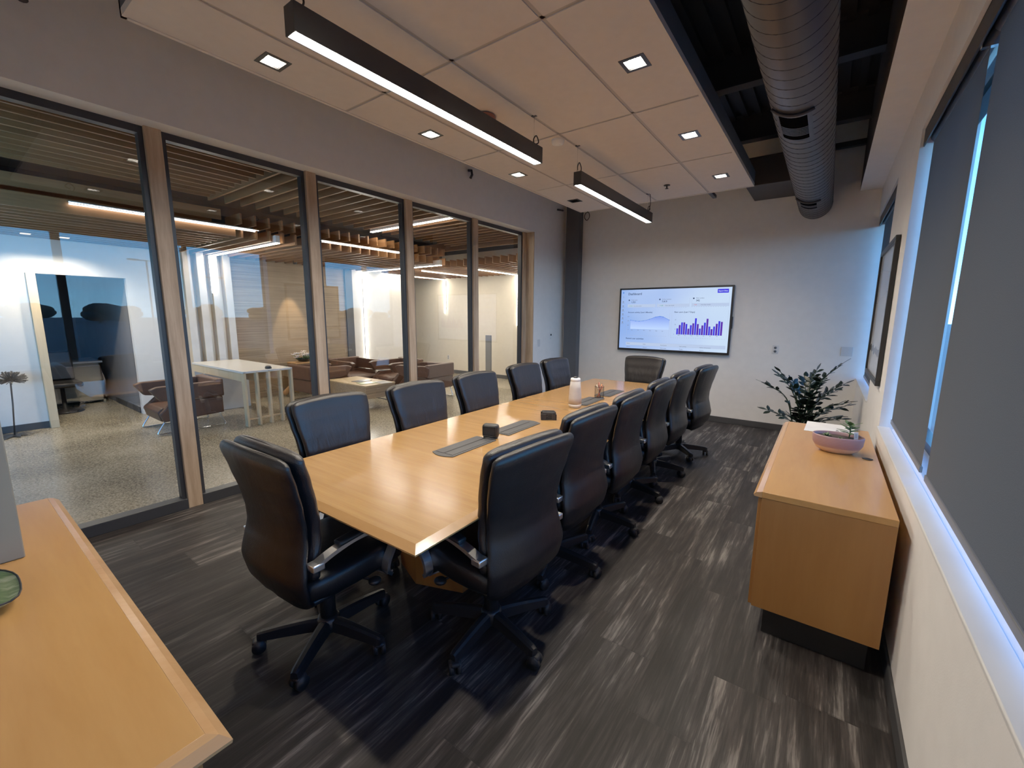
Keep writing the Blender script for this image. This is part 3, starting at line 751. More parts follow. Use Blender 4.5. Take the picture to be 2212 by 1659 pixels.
power_box(-1.79, 4.20, True, 'grey flush power module beyond the pen cup')

# things on the table
t = thing('table_microphone', (-1.735, 2.135, zt + .007), 'black rounded-square microphone pod standing on the near power module', 'microphone', None, .35)
MB().box(-.055, .055, -.03, .03, 0, .09, .02, 4).build('body', M['black'], t)
MB().box(-.045, .045, -.033, -.029, .012, .078, .008, 3).build('front_grille', M['blackmatte'], t)
MB().lathe([(.05, 0), (.05, .004), (.03, .006)], n=20).build('foot', M['blackmatte'], t)
t = thing('coaster_holder', (-1.715, 2.835, zt + .001), 'small black holder with notched sides on the tabletop', 'coaster holder', None, .6)
m = MB().box(-.06, .06, -.06, .06, 0, .006)
for k in range(4):
    mt = Matrix.Rotation(PI / 2 * k, 4, 'Z')
    m.box(-.06, -.022, -.06, -.054, .006, .045, mtx=mt).box(.022, .06, -.06, -.054, .006, .045, mtx=mt)
m.build('holder', M['blackmatte'], t)
for k in range(5):
    q = thing('coaster', (-1.715, 2.835, zt + .008 + k * .010), 'square black coaster stacked in the small holder', 'coaster', 'coasters in the black holder', .6)
    MB().box(-.048, .048, -.048, .048, 0, .009, .002).build('coaster_pad', M['black'], q)
t = thing('conference_camera', (-1.752, 3.345, zt + .001), 'tall tapered white and beige conference camera tower standing on the table', 'camera')
MB().lathe([(.043, .0), (.05, .004), (.056, .02), (.058, .03)], n=26).build('base', M['white'], t)
MB().lathe([(.058, .03), (.056, .09), (.050, .17), (.044, .235)], n=26).build('fabric_body', M['bottle'], t)
MB().lathe([(.044, .235), (.044, .25), (.040, .262), (.022, .264)], n=26).build('cap', M['white'], t)
MB().lathe([(.02, .262), (.02, .27), (.012, .277)], n=18).build('lens', M['black'], t)
t = thing('pen_cup', (-1.765, 3.88, zt + .001), 'black wire-mesh pen cup on the table beyond the camera tower', 'pen cup')
m = MB(); nn = 20
for k in range(nn):
    a = 2 * PI * k / nn; a2 = a + PI / 3
    for (p, q) in ((a, a2), (a, a - PI / 3)):
        pts = [(.044 * math.cos(p + (q - p) * i / 5), .044 * math.sin(p + (q - p) * i / 5), .006 + .108 * i / 5) for i in range(6)]
        m.tube(pts, .0007, 4)
m.lathe([(.0, .0), (.044, 0), (.046, .004), (.044, .006), (0, .006)], n=22, cap=False)
m.build('mesh_basket', M['black'], t)
m = MB(); m.tube([(.0455 * math.cos(2 * PI * i / 24), .0455 * math.sin(2 * PI * i / 24), .114) for i in range(25)], .0028, 6); m.build('rim', M['black'], t)
pens = [((.62, .15, .08), 'red'), ((.75, .25, .10), 'orange'), ((.55, .1, .1), 'dark red'), ((.05, .05, .06), 'black'), ((.78, .72, .62), 'cream'), ((.35, .08, .06), 'maroon'), ((.06, .07, .12), 'navy')]
for k, (c, nmc) in enumerate(pens):
    a = 2 * PI * k / len(pens) + .4
    bx, by = -.02 * math.cos(a), -.02 * math.sin(a); tx, ty = .036 * math.cos(a), .036 * math.sin(a)
    L = .125 + .014 * (k % 3)
    d = Vector((tx - bx, ty - by, L)).normalized()
    q = thing('pen', (-1.765 + bx, 3.88 + by, zt + .008), '%s pen standing in the mesh cup' % nmc, 'pen', 'pens in the mesh cup')
    MB().tube([(0, 0, 0), d * .03 * 3, d * L], [.0035, .0042, .0042], 8).build('barrel', mat_plain('pen_%d' % k, c, .4, nstr=0), q)
    MB().tube([d * L, d * (L + .008)], [.003, .002], 8).build('tip', M['black'], q)

# ------------------------------------------------------------------ office chairs
def se_ring(cx, cy, cz, hw_, ht_, n=32, ex=5., ey=2.6, curve=0., arch=0., W=None):
    ring = []
    W = W or hw_
    for k in range(n):
        a = 2 * PI * k / n; ca, sa = math.cos(a), math.sin(a)
        x = hw_ * math.copysign(abs(ca) ** (2 / ex), ca); y = ht_ * math.copysign(abs(sa) ** (2 / ey), sa)
        ring.append((cx + x, cy + y + curve * (x / W) ** 2, cz - arch * (x / W) ** 2))
    return ring
def smooth_interp(tab, z):
    for (z0, v0), (z1, v1) in zip(tab[:-1], tab[1:]):
        if z <= z1:
            t_ = (z - z0) / (z1 - z0); t_ = max(0, min(1, t_)); t_ = t_ * t_ * (3 - 2 * t_) * .35 + t_ * .65
            return v0 + (v1 - v0) * t_
    return tab[-1][1]
prof_y = [(.36, -.175), (.42, -.222), (.50, -.238), (.58, -.222), (.65, -.205), (.72, -.207), (.80, -.222), (.90, -.250), (1.0, -.276), (1.08, -.292)]
prof_w = [(.335, .150), (.355, .200), (.39, .236), (.45, .256), (.53, .256), (.60, .240), (.68, .232), (.77, .241), (.88, .260), (.97, .270), (1.08, .270)]
def chair_proto():
    root = thing('office_chair', (0, 0, 0), 'x', 'chair', 'black leather office chairs around the conference table')
    Wm = .266
    def shell(z0, z1, ht, dy, wsub, ex, ey, curve, arch, rc_, mat, name):
        m = MB(); rr = []; N = 30
        for i in range(N + 1):
            z = z0 + (z1 - z0) * i / N
            rr.append((z, smooth_interp(prof_w, z) - wsub, ht, smooth_interp(prof_y, z)))
        rings = []
        # rounded bottom
        z, w, h, y = rr[0]
        for q in (0.12, .5, .8): rings.append(se_ring(0, y + dy, z - .018 * (1 - q), w * (1 - .18 * (1 - q)), h * q, ex=ex, ey=ey, curve=curve, arch=0, W=Wm))
        for (z, w, h, y) in rr:
            k = max(0., (z - (z1 - .10)) / .10)
            rings.append(se_ring(0, y + dy, z, w, h, ex=ex, ey=ey, curve=curve, arch=arch * k, W=Wm))
        z, w, h, y = rr[-1]
        for q in range(1, 7):
            a = PI / 2 * q / 6
            rings.append(se_ring(0, y + dy, z + rc_ * .55 * math.sin(a), max(.02, w - rc_ * (1 - math.cos(a))), h * max(.15, math.cos(a * .9)), ex=ex, ey=ey, curve=curve, arch=arch, W=Wm))
        m.rings(rings); return m.build(name, mat, root)
    shell(.350, 1.010, .024, -.022, .0, 7., 2.4, .030, .020, .050, M['leather'], 'back_shell')
    shell(.50, 1.015, .036, .042, .012, 6., 2.2, .026, .020, .055, M['cushion'], 'back_cushion')
    # seat cushion
    m = MB(); rings = []
    st = [(-.22, .20, .02, .44), (-.20, .236, .052, .438), (-.12, .25, .066, .436), (0, .256, .070, .436), (.12, .256, .070, .438), (.20, .252, .068, .436), (.25, .244, .060, .430), (.275, .228, .042, .424), (.285, .20, .02, .420)]
    for (y, w, h, z) in st:
        rings.append([(w * math.copysign(abs(math.cos(a)) ** .33, math.cos(a)), y, z + h * math.copysign(abs(math.sin(a)) ** .6, math.sin(a))) for a in [2 * PI * k / 32 for k in range(32)]])
    m.rings(rings); m.build('seat', M['leather'], root)
    MB().box(-.20, .20, -.19, .20, .352, .378, .01).build('seat_pan', M['black'], root)
    MB().box(-.07, .07, -.10, .13, .318, .36, .012).build('tilt_mechanism', M['black'], root)
    for s in (-1, 1):
        k = MB().tube([(0, .06, .342), (s * .17, .08, .342), (s * .235, .10, .342)], .006, 8).build('lever', M['black'], root)
        MB().sphere((s * .235, .10, .340), .026, 1.1, 1.2, .62, 14, 10).build('lever_knob', M['black'], k)
        p = lerp_path([(s * .264, -.195, .575), (s * .272, -.12, .604), (s * .278, -.02, .624), (s * .280, .08, .618), (s * .280, .150, .590), (s * .279, .178, .545), (s * .278, .168, .49), (s * .276, .140, .435), (s * .274, .135, .39), (s * .262, .165, .355)], 6)
        a = MB().tube(p, .01, flat=(.021, .0085, (1, 0, 0))).build('armrest', M['chrome_soft'], root)
        MB().box(s * .277 - .025, s * .277 + .025, -.105, .075, .0, .022, .010, 3).build('arm_pad', M['black'], a, (0, 0, .627), (math.radians(4), 0, 0))
        MB().box(s * .264 - .026, s * .264 + .026, -.215, -.165, .556, .586, .005).build('arm_bracket', M['chrome_soft'], a)
        MB().tube([(s * .262, .165, .358), (s * .16, .16, .350)], .01, flat=(.018, .004, (0, 1, 0))).build('arm_foot', M['chrome_soft'], a)
    c = MB().lathe([(.036, .10), (.036, .24), (.034, .25), (.024, .252), (.024, .35)], n=20).build('gas_column', M['black'], root)
    MB().lathe([(.03, .055), (.052, .06), (.056, .085), (.052, .118), (.04, .128)], n=20).build('base_hub', M['black'], root)
    for k in range(5):
        m = MB(); rings = []
        for (x, w, zc, h) in ((.03, .031, .094, .028), (.10, .028, .093, .027), (.20, .025, .087, .024), (.29, .022, .079, .020), (.308, .017, .078, .015)):
            rings.append([(x, -w, zc - h), (x, w, zc - h), (x, w * .8, zc + h * .7), (x, w * .35, zc + h), (x, -w * .35, zc + h), (x, -w * .8, zc + h * .7)])
        m.rings(rings, True, False)
        lg = m.build('leg', M['black'], root)
        lg.rotation_euler = (0, 0, 2 * PI * k / 5)
        m = MB()
        m.tube([(0, 0, .075), (0, 0, .045)], .010, 10)
        for s in (-1, 1): m.tube([(.012, s * .008, .030), (.012, s * .027, .030)], .030, 18)
        m.box(-.014, .038, -.022, .022, .040, .062, .009)
        cs = m.build('caster', M['blackmatte'], lg, (.292, 0, 0), (0, 0, R.uniform(0, 6.28)))
    return root
proto = chair_proto()
used = [False]
def chair(x, y, rz, base_deg, label):
    if not used[0]: c = proto; used[0] = True; c.location = (x, y, 0); c.rotation_euler = (0, 0, rz); c['label'] = label
    else: c = dup(proto, (x, y, 0), rz, label)
    k = 0
    for ch in c.children:
        if ch.name.startswith('leg'):
            ch.rotation_euler = (0, 0, math.radians(base_deg) - rz + 2 * PI * k / 5); k += 1
            for g in ch.children: g.rotation_euler = (0, 0, R.uniform(0, 6.28))
    return c
D = math.radians
chair(-1.80, .975, D(1.5), 15.6, 'black leather chair at the near end of the table, its back to the camera')
rt = [(-1.205, 1.485, D(85), -12.5, 'first black leather chair on the window side, at the near table corner'),
      (-1.275, 2.185, D(88), .5, 'second black leather chair from the camera on the window side of the table'),
      (-1.275, 2.83, D(90), -2.5, 'third black leather chair from the camera on the window side of the table'),
      (-1.295, 3.535, D(91), -14.2, 'fourth black leather chair from the camera on the window side of the table'),
      (-1.30, 4.20, D(89), 2., 'fifth black leather chair from the camera on the window side of the table'),
      (-1.245, 4.93, D(84), 23.5, 'last black leather chair on the window side, nearest the screen')]
for a in rt: chair(*a)
lf = [(-2.30, 1.48, D(-90), 10, 'first black leather chair along the glass wall, next to the near table end'),
      (-2.28, 2.19, D(-91), 40, 'second black leather chair along the glass wall, counting from the camera'),
      (-2.31, 2.915, D(-90), 22, 'third black leather chair along the glass wall, counting from the camera'),
      (-2.37, 3.77, D(-91), 5, 'fourth black leather chair along the glass wall, counting from the camera'),
      (-2.415, 4.50, D(-92), 50, 'last black leather chair along the glass wall, nearest the dark column')]
for a in lf: chair(*a)
chair(-1.90, 5.27, D(176), 30, 'brown-black leather chair at the far table end, under the screen')

# ------------------------------------------------------------------ sideboards
def sideboard(name, x0, x1, y0, y1, label, front, doors):
    t = thing(name, ((x0 + x1) / 2, (y0 + y1) / 2, 0), label, 'sideboard')
    hx_, hy_ = (x1 - x0) / 2, (y1 - y0) / 2
    return t, hx_, hy_
t, hx_, hy_ = sideboard('sideboard', -.205, .312, 2.225, 3.925, 'low maple sideboard standing along the window wall', None, 4)
MB().box(-hx_ + .035, hx_, -hy_, hy_, .712, .742, .002).build('top', M['maple'], t)
m = MB(); prof = [(-hx_ + .035, .742), (-hx_ + .012, .735), (-hx_, .722), (-hx_ + .004, .715), (-hx_ + .035, .712)]
m.prism([(x, z) for x, z in prof], -hy_, hy_, 'y'); m.build('edge_strip', M['maple_edge'], t)
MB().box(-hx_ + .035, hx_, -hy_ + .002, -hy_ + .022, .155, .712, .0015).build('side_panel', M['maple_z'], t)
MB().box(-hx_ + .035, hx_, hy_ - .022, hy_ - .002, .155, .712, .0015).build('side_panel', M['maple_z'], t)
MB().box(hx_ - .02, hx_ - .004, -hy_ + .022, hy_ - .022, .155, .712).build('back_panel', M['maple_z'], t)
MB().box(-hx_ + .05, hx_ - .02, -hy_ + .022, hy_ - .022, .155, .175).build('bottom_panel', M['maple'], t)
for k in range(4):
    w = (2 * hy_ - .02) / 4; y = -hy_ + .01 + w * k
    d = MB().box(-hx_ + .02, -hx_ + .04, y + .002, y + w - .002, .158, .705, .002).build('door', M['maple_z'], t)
    yy = y + (w - .05 if k % 2 == 0 else .05)
    MB().tube([(-hx_ + .02, yy, .60), (-hx_ + .0, yy, .60), (-hx_ + .0, yy, .66), (-hx_ + .02, yy, .66)], .004, 8).build('handle', M['chrome'], d)
MB().box(-hx_ + .085, hx_ - .03, -hy_ + .06, hy_ - .06, 0, .155).build('plinth', M['blackmatte'], t)
o = MB().lathe([(.024, 0), (.026, .002), (.016, .003), (.013, .001)], n=20).build('cable_grommet', M['black'], None, (.262, 3.13, .7425)); tag(o, 'small black cable grommet in the window-side sideboard top', 'grommet')

t, hx_, hy_ = sideboard('sideboard', -2.70, -.865, -.285, .258, 'maple sideboard in the foreground against the back wall', None, 4)
MB().box(-hx_, hx_ - .034, -hy_, hy_ - .034, .712, .742, .001).build('top', M['maple_x'], t)
m = MB()
def strip(a, b, na, nb):
    # bevelled hardwood strip; a,b inner corners, na,nb outer offsets
    (ax, ay), (bx, by) = a, b
    pr = [(0., .742), (.5, .737), (1., .722), (.96, .714), (.5, .712), (0., .712)]
    m.rings([[(ax + na[0] * d, ay + na[1] * d, z) for d, z in pr], [(bx + nb[0] * d, by + nb[1] * d, z) for d, z in pr]], True, False)
strip((-hx_, hy_ - .034), (hx_ - .034, hy_ - .034), (0, .034), (.034, .034))
strip((hx_ - .034, hy_ - .034), (hx_ - .034, -hy_), (.034, .034), (.034, 0))
m.build('edge_strip', M['maple_edge'], t)
MB().box(hx_ - .06, hx_ - .04, -hy_, hy_ - .05, .155, .712, .0015).build('side_panel', M['maple_z'], t)
MB().box(-hx_ + .02, -hx_ + .04, -hy_, hy_ - .05, .155, .712, .0015).build('side_panel', M['maple_z'], t)
for k in range(4):
    w = (2 * hx_ - .10) / 4; x = -hx_ + .04 + w * k
    d = MB().box(x + .002, x + w - .002, hy_ - .055, hy_ - .037, .158, .705, .002).build('door', M['maple_z'], t)
    xx = x + (w - .05 if k % 2 == 0 else .05)
    MB().tube([(xx, hy_ - .037, .58), (xx, hy_ - .015, .58), (xx, hy_ - .015, .66), (xx, hy_ - .037, .66)], .004, 8).build('handle', M['chrome'], d)
MB().box(-hx_ + .04, hx_ - .06, -hy_, -hy_ + .015, .155, .712).build('back_panel', M['maple_z'], t)
MB().box(-hx_ + .04, hx_ - .06, -hy_ + .015, hy_ - .055, .155, .175).build('bottom_panel', M['maple_x'], t)
MB().box(-hx_ + .06, hx_ - .08, -hy_ + .02, hy_ - .11, 0, .155).build('plinth', M['blackmatte'], t)
t = thing('storage_box', (-2.235, -.065, .743), 'tall sage grey upright box on the foreground sideboard, at the frame edge', 'box')
MB().box(-.15, .15, -.168, .168, 0, .86, .004).build('carcass', M['sage'], t)
MB().box(-.153, .153, -.171, .171, .86, .88, .004).build('lid', M['sage'], t)
# leaf-shaped dish
t = thing('leaf_dish', (-1.885, -.05, .7435), 'green streaked leaf-shaped dish with a dark rim beside the sage box', 'dish')
m = MB(); N = 28
def lr(a, s): return (s * .175 * math.cos(a) * (1 + .12 * math.cos(3 * a)), s * .115 * math.sin(a) * (1 - .1 * math.cos(a)))
rings = [[(*lr(2 * PI * k / N, s), z) for k in range(N)] for s, z in ((.05, .004), (.5, .004), (.8, .012), (.97, .03), (1., .033), (1., .03), (.8, .008), (.5, 0), (.05, 0))]
m.rings(rings); m.build('dish_body', M['dish'], t, rot=(0, 0, .5))
m = MB(); m.tube([(*lr(2 * PI * k / N, 1.), .033) for k in range(N + 1)], .0026, 6); m.build('rim', M['black'], t, rot=(0, 0, .5))

# things on the window-side sideboard
t = thing('planter_bowl', (.117, 3.195, .743), 'oval pink striped ceramic planter on the window-side sideboard', 'planter')
MB().lathe([(.0, .002), (.075, .0), (.105, .02), (.124, .055), (.128, .098), (.126, .105), (.119, .104), (.116, .085)], n=36, sx=1.0, sy=.72, cap=False).build('bowl', M['bowl'], t)
MB().lathe([(.117, .086), (.08, .09), (.0, .092)], n=30, sx=1., sy=.72, cap=False).build('soil', M['soil'], t)
def succulent(px, py, n, L, W, label, z0, tall=0., tilt=.5):
    q = thing('succulent', (.117 + px, 3.195 + py, .743 + .088), label, 'succulent', 'succulents in the striped planter')
    m = MB()
    if tall: m.tube([(0, 0, 0), (.004, 0, tall * .5), (.0, .004, tall)], .0035, 8)
    for k in range(n):
        a = 2 * PI * k * .382 * 1.0; el = tilt + .7 * (k / n)
        d = (math.cos(a) * math.cos(el), math.sin(a) * math.cos(el), math.sin(el))
        m.leaf((0, 0, tall * (.35 + .65 * k / n) if tall else .0), d, (0, 0, 1), L * R.uniform(.8, 1.1), W)
    m.build('rosette', M['leafgreen'], q)
succulent(.052, .01, 16, .062, .030, 'tallest green succulent in the striped planter, beside the white tag', 0, .085, .1)
succulent(-.055, .0, 12, .030, .012, 'small spiky succulent at the aisle side of the striped planter', 0, 0., .4)
succulent(.012, -.03, 8, .018, .012, 'tiny pale succulent in the middle of the striped planter', 0, 0., .3)
for (px, py) in ((.085, -.02),):
    q = thing('plant_tag', (.117 + px, 3.195 + py, .743 + .08), 'white plant tag stuck in the striped planter soil', 'plant tag', None, .2)
    MB().box(-.010, .010, -.001, .001, 0, .062, .0008).build('tag_blade', M['paper'], q, rot=(.15, -.1, 0))
    m = MB()
    for z in (.03, .036, .042, .048): m.box(-.006, .006, -.0016, -.0011, z, z + .002)
    m.build('printed_lines', M['greyplastic'], q, rot=(.15, -.1, 0))
t = thing('leaflet', (.085, 3.84, .743), 'white printed leaflet lying behind the striped planter', 'leaflet', None, -.03)
MB().box(-.145, .145, -.175, .175, 0, .0025, .0008).build('sheet', M['paper'], t)
m = MB()
for (txt, yy, sz) in (('WELCOME', .10, .024), ('VISITOR', .07, .022), ('GUIDE', .04, .018)):
    vs, fs = text_geo(txt, sz, True)
    m._add([(.055 - p.y - (.1 - yy) * -1.2, -.14 + p.x, .003) for p in vs], [f[::-1] for f in fs])
bmesh.ops.recalc_face_normals(m.bm, faces=m.bm.faces[:])
m.build('printing', M['greyplastic'], t)

# ZZ plant
PX, PY = -.12, 5.45
t = thing('potted_zz_plant', (PX, PY, 0), 'dark leafy ZZ plant standing on the floor beyond the window-side sideboard', 'plant')
MB().lathe([(.13, 0), (.15, .02), (.185, .30), (.19, .32), (.175, .32), (.17, .29)], n=28, cap=False).build('pot', M['steel_dark'], t)
MB().lathe([(.172, .285), (.09, .30), (0, .30)], n=24, cap=False).build('soil', M['soil'], t)
stems = []
ends = [(-.50, -.10, .84), (-.36, .12, .93), (-.30, -.18, .98), (-.16, .05, .86), (.08, .06, 1.0), (.30, -.02, 1.08), (.14, -.16, .92), (.36, .08, .88), (.40, -.14, .72), (.40, .16, .64), (.34, -.22, .58), (-.44, .06, .52), (.28, .22, .78), (-.06, -.26, .62), (.12, -.28, .60), (-.18, -.22, .54), (.36, .0, .52), (.05, -.2, .74), (-.02, .2, .9)]
for (ex, ey, ez) in [(a * (.78 if a < 0 else .9), b * .9, c) for a, b, c in ends]:
    m = MB()
    b0 = Vector((R.uniform(-.06, .06), R.uniform(-.05, .05), .29)); e = Vector((ex, ey, ez))
    mid = Vector((ex * .42, ey * .42, .29 + (ez - .29) * .72))
    P = lerp_path([b0, mid, e], 8); n = len(P)
    m.tube(P, [.010 - .007 * i / (n - 1) for i in range(n)], 6)
    st = m.build('stem', M['zzstem'], t)
    m = MB()
    cnt = 15
    for i in range(cnt):
        f_ = .34 + .66 * i / (cnt - 1); idx = min(n - 2, int(f_ * (n - 1))); p = P[idx].lerp(P[idx + 1], f_ * (n - 1) - idx)
        tan = (P[idx + 1] - P[idx]).normalized()
        side = tan.cross(Vector((0, 0, 1))); side = side.normalized() if side.length > .05 else Vector((1, 0, 0))
        nn_ = side.cross(tan)
        s = 1 if i % 2 else -1
        d = side * s * .9 + tan * .5 + nn_ * R.uniform(-.3, .5) + Vector((R.uniform(-.2, .2), R.uniform(-.2, .2), R.uniform(-.1, .3)))
        if i == cnt - 1: d = tan
        m.leaf(p, d, nn_ + Vector((R.uniform(-.3, .3), R.uniform(-.3, .3), .3)), R.uniform(.075, .105), R.uniform(.040, .052))
    m.build('leaves', M['zz'], st)

# framed picture
t = thing('framed_picture', (XR - .002, 4.72, 1.59), 'black framed pale landscape print between the two windows', 'picture')
hy_, hz_ = .56, .545
m = MB().box(-.03, 0, -hy_, hy_, hz_ - .035, hz_, .003).box(-.03, 0, -hy_, hy_, -hz_, -hz_ + .035, .003).box(-.03, 0, -hy_, -hy_ + .035, -hz_ + .035, hz_ - .035, .003).box(-.03, 0, hy_ - .035, hy_, -hz_ + .035, hz_ - .035, .003)
m.build('frame', M['black'], t)
MB().box(-.014, -.004, -hy_ + .035, hy_ - .035, -hz_ + .035, hz_ - .035).build('print', M['art'], t)

# ------------------------------------------------------------------ lobby shell
LX = -8.45
m = MB()
m.box(LX - .12, LX, -4.2, .84, 0, 2.65).box(LX - .12, LX, .84, 1.84, 2.06, 2.65).box(LX - .12, LX, 1.84, 3.255, 0, 2.65).box(LX - .12, LX, 5.60, 6.95, 0, 2.65)
struct(m.build('wall_lobby_back', M['white_wall']), 'white rear wall of the lobby with an office opening')
struct(MB().box(LX - .12, LX, 3.255, 5.43, 0, 2.65).build('wall_lobby_panel', M['panelwood']), 'horizontally grained wood feature wall of the lobby')
struct(MB().box(LX - .10, LX + .03, 5.43, 5.60, 0, 2.65).build('trim_6', M['column']), 'grey upright beside the grained wood wall')
m = MB().box(-12.6, -3.9, 8.35, 8.5, 0, 3.1).box(-12.6, -10.0, 6.8, 6.95, 0, 3.1)
struct(m.build('wall_lobby_end', M['lobby_wall']), 'cream end wall of the lobby')
struct(MB().box(-4.0, -3.9, YF + .15, 8.35, 0, 3.1).build('wall_lobby_side', M['lobby_wall']), 'cream side wall of the lobby end')
struct(MB().box(-12.6, -4.12, -4.3, -4.2, 0, ZD).build('wall_lobby_near', M['white_wall']), 'white lobby wall out past the near side')
m = MB().box(LX, LX + .014, -4.2, .84, 0, .09).box(-9.99, LX - .12, 1.83, 1.84, 0, .09)
struct(m.build('baseboard_lobby_back', M['base']), 'dark baseboard under the white lobby wall')
struct(MB().box(-10., -4.0, 8.336, 8.35, 0, .09).build('baseboard_lobby_end', M['base']), 'dark baseboard along the cream lobby wall')
struct(MB().box(LX - .02, LX + .09, .84, .925, 0, 2.06, .003).build('trim_7', M['palewood']), 'pale wood jamb of the office opening')
m = MB().box(LX - .12, LX, -4.2, 8.5, 2.65, 3.4).box(-12.6, LX - .12, 1.94, 6.8, 2.6, 2.65).box(-12.6, LX - .12, 6.95, 8.5, 2.66, 2.7).box(-4.12, -4.0, YF, 8.5, 3.0, 3.4).box(-12.6, -3.9, 8.35, 8.5, 3.1, 3.4).box(XW - .3, XW - .26, YB, YF, 2.87, 3.4).box(-12.7, -12.6, -4.2, 8.5, 0, 3.4)
struct(m.build('wall_lobby_upper', M['deck']), 'black upper wall of the lobby above the slats')
# white fins
for k in range(4):
    y = 2.52 + .19 * k
    m = MB(); m.box(LX, LX + .16, y, y + .10, 0, 2.56); o = m.build('trim_8', M['fin'])
    MB().box(LX + .001, LX + .158, y - .004, y, 0, 2.56).build('fin_edge', M['finedge'], o)
    struct(o, 'white wall fin with a beige side')

# slat ceilings (each a field of boards)
def slats(name, label, mat, rects, kind='structure'):
    m = MB()
    for r_ in rects: m.box(*r_)
    struct(m.build(name, mat), label)
H = .13
ra = [(x - .012, x + .012, -4.1, 2.16, 2.90, 2.90 + H) for x in [-4.30 - .17 * k for k in range(11)]]
slats('ceiling_slats', 'upper cedar slats running along the glazing', M['slat_y'], ra)
rb = [(-6.18, -4.13, y - .012, y + .012, 2.90, 2.90 + H) for y in [2.215 + .18 * k for k in range(24)]]
slats('ceiling_slats', 'upper cedar slats running away from the glazing', M['slat'], rb)
rb = [(-7.4, -4.13, 6.70, 6.75, 2.88, 3.05)]
slats('ceiling_slats', 'single cedar board across the far lobby ceiling', M['slat'], rb)
rc_ = [(-6.125, -6.10, -4.1, 2.30, 2.685, 2.805)] + [(-6.42, -6.395, -4.1, 2.30, 2.70, 2.80)]
slats('ceiling_slats', 'middle cedar board stepping down along the lobby', M['slat_y'], rc_)
rd = [(-6.55, -6.10, y - .012, y + .012, 2.675, 2.80) for y in [2.52 + .17 * k for k in range(22)]]
slats('ceiling_slats', 'middle row of cedar board ends stepping down', M['slat'], rd)
re_ = [(x - .012, x + .012, -4.1, 2.42, 2.50, 2.50 + H) for x in [-6.05 - .19 * k for k in range(13)]]
slats('ceiling_slats', 'lower cedar slats running beside the rear lobby wall', M['slat_y'], re_)
rf = [(LX, -6.05 , y - .012, y + .012, 2.50, 2.50 + H) for y in [2.50 + .17 * k for k in range(22)]]
slats('ceiling_slats', 'lower cedar slats running into the rear lobby wall', M['slat'], rf)
rg = [(x - .012, x + .012, 6.30, 8.34, 2.50, 2.50 + H) for x in [-4.35 - .18 * k for k in range(26)]]
slats('ceiling_slats', 'lower cedar slats at the far end of the lobby', M['slat_y'], rg)
MBx = MB().box(-8.5, -4.13, -4.1, 8.3, 3.35, 3.36); struct(MBx.build('ceiling', M['deck']), 'black void above the cedar slats')

# lobby LED bars
M['led_drop'] = mat_emit('wall_led_diffuser', (1., .92, .78), 30.)
M['can_lens'] = mat_emit('can_lens', (1., .85, .62), 1.2)
M['led_slim'] = mat_emit('slim_led_diffuser', (1., .93, .84), 7.)
M['led_far'] = mat_emit('far_led_diffuser', (1., .87, .67), 44.)
def ledbar(segs, label, w=.026, hh=.10, em='led_lobby'):
    p0 = Vector(segs[0][:3])
    t = thing('linear_light', p0, label, 'linear light', 'linear light bars of the lobby')
    for (x0, y0, z0, x1, y1, z1, up) in segs:
        a, b_ = Vector((x0, y0, z0)) - p0, Vector((x1, y1, z1)) - p0
        d = (b_ - a).normalized()
        if abs(d.z) > .9:   # vertical on a wall; up = outward normal
            nrm = Vector(up); sd = nrm.cross(d).normalized()
            for (mat_, nm_, o0, o1, ww) in ((M['white'], 'housing', 0., .02, w), (M['led_drop'], 'diffuser', .0201, .03, w * .92)):
                m = MB(); m.rings([[p + sd * ww + nrm * o0, p - sd * ww + nrm * o0, p - sd * ww + nrm * o1, p + sd * ww + nrm * o1] for p in (a, b_)], True, False); m.build(nm_, mat_, t)
        else:
            sd = Vector((-d.y, d.x, 0))
            for (mat_, nm_, o0, o1, ww) in ((M['white'], 'housing', .008, hh, w), (M[em], 'diffuser', .0, .0079, w * .92)):
                m = MB(); m.rings([[p + sd * ww + Vector((0, 0, o0)), p - sd * ww + Vector((0, 0, o0)), p - sd * ww + Vector((0, 0, o1)), p + sd * ww + Vector((0, 0, o1))] for p in (a, b_)], True, False); m.build(nm_, mat_, t)
ledbar([(-6.02, .965, 2.585, -6.02, 2.64, 2.585, None)], 'lit linear bar in the slat step, seen through the first two glass bays', .013, .03, 'led_slim')
ledbar([(-6.02, 3.55, 2.585, -6.02, 4.93, 2.585, None)], 'lit linear bar in the slat step, seen through the third glass bay', .013, .03, 'led_slim')
ledbar([(-6.2, 4.53, 2.885, -4.38, 4.53, 2.885, None)], 'lit linear bar under the upper slats, crossing the fourth post')
ledbar([(-8.27, 2.90, 2.475, -5.98, 2.90, 2.475, None), (LX + .16, 2.90, 2.475, LX + .16, 2.90, 1.89, (1, 0, 0))], 'lit bar turning down the white fins behind the high table')
ledbar([(LX + .02, 5.90, 2.475, -6.0, 5.90, 2.475, None), (LX, 5.90, 2.475, LX, 5.90, .48, (1, 0, 0))], 'lit bar turning down the white wall almost to the floor')
ledbar([(-7.1, 6.43, 2.475, -7.1, 7.88, 2.475, None)], 'short lit bar under the far slats, free of the walls', .03, .10, 'led_far')
ledbar([(-8.34, 6.4, 2.475, -8.34, 8.30, 2.475, None), (-8.34, 8.348, 2.475, -8.34, 8.348, 1.60, (0, -1, 0))], 'lit bar turning down the cream wall, the shorter drop', .03, .10, 'led_far')
ledbar([(-5.93, 6.75, 2.475, -5.93, 8.30, 2.475, None), (-5.93, 8.348, 2.475, -5.93, 8.348, 1.32, (0, -1, 0))], 'lit bar turning down the cream wall, the longer drop by the last post', .03, .10, 'led_far')

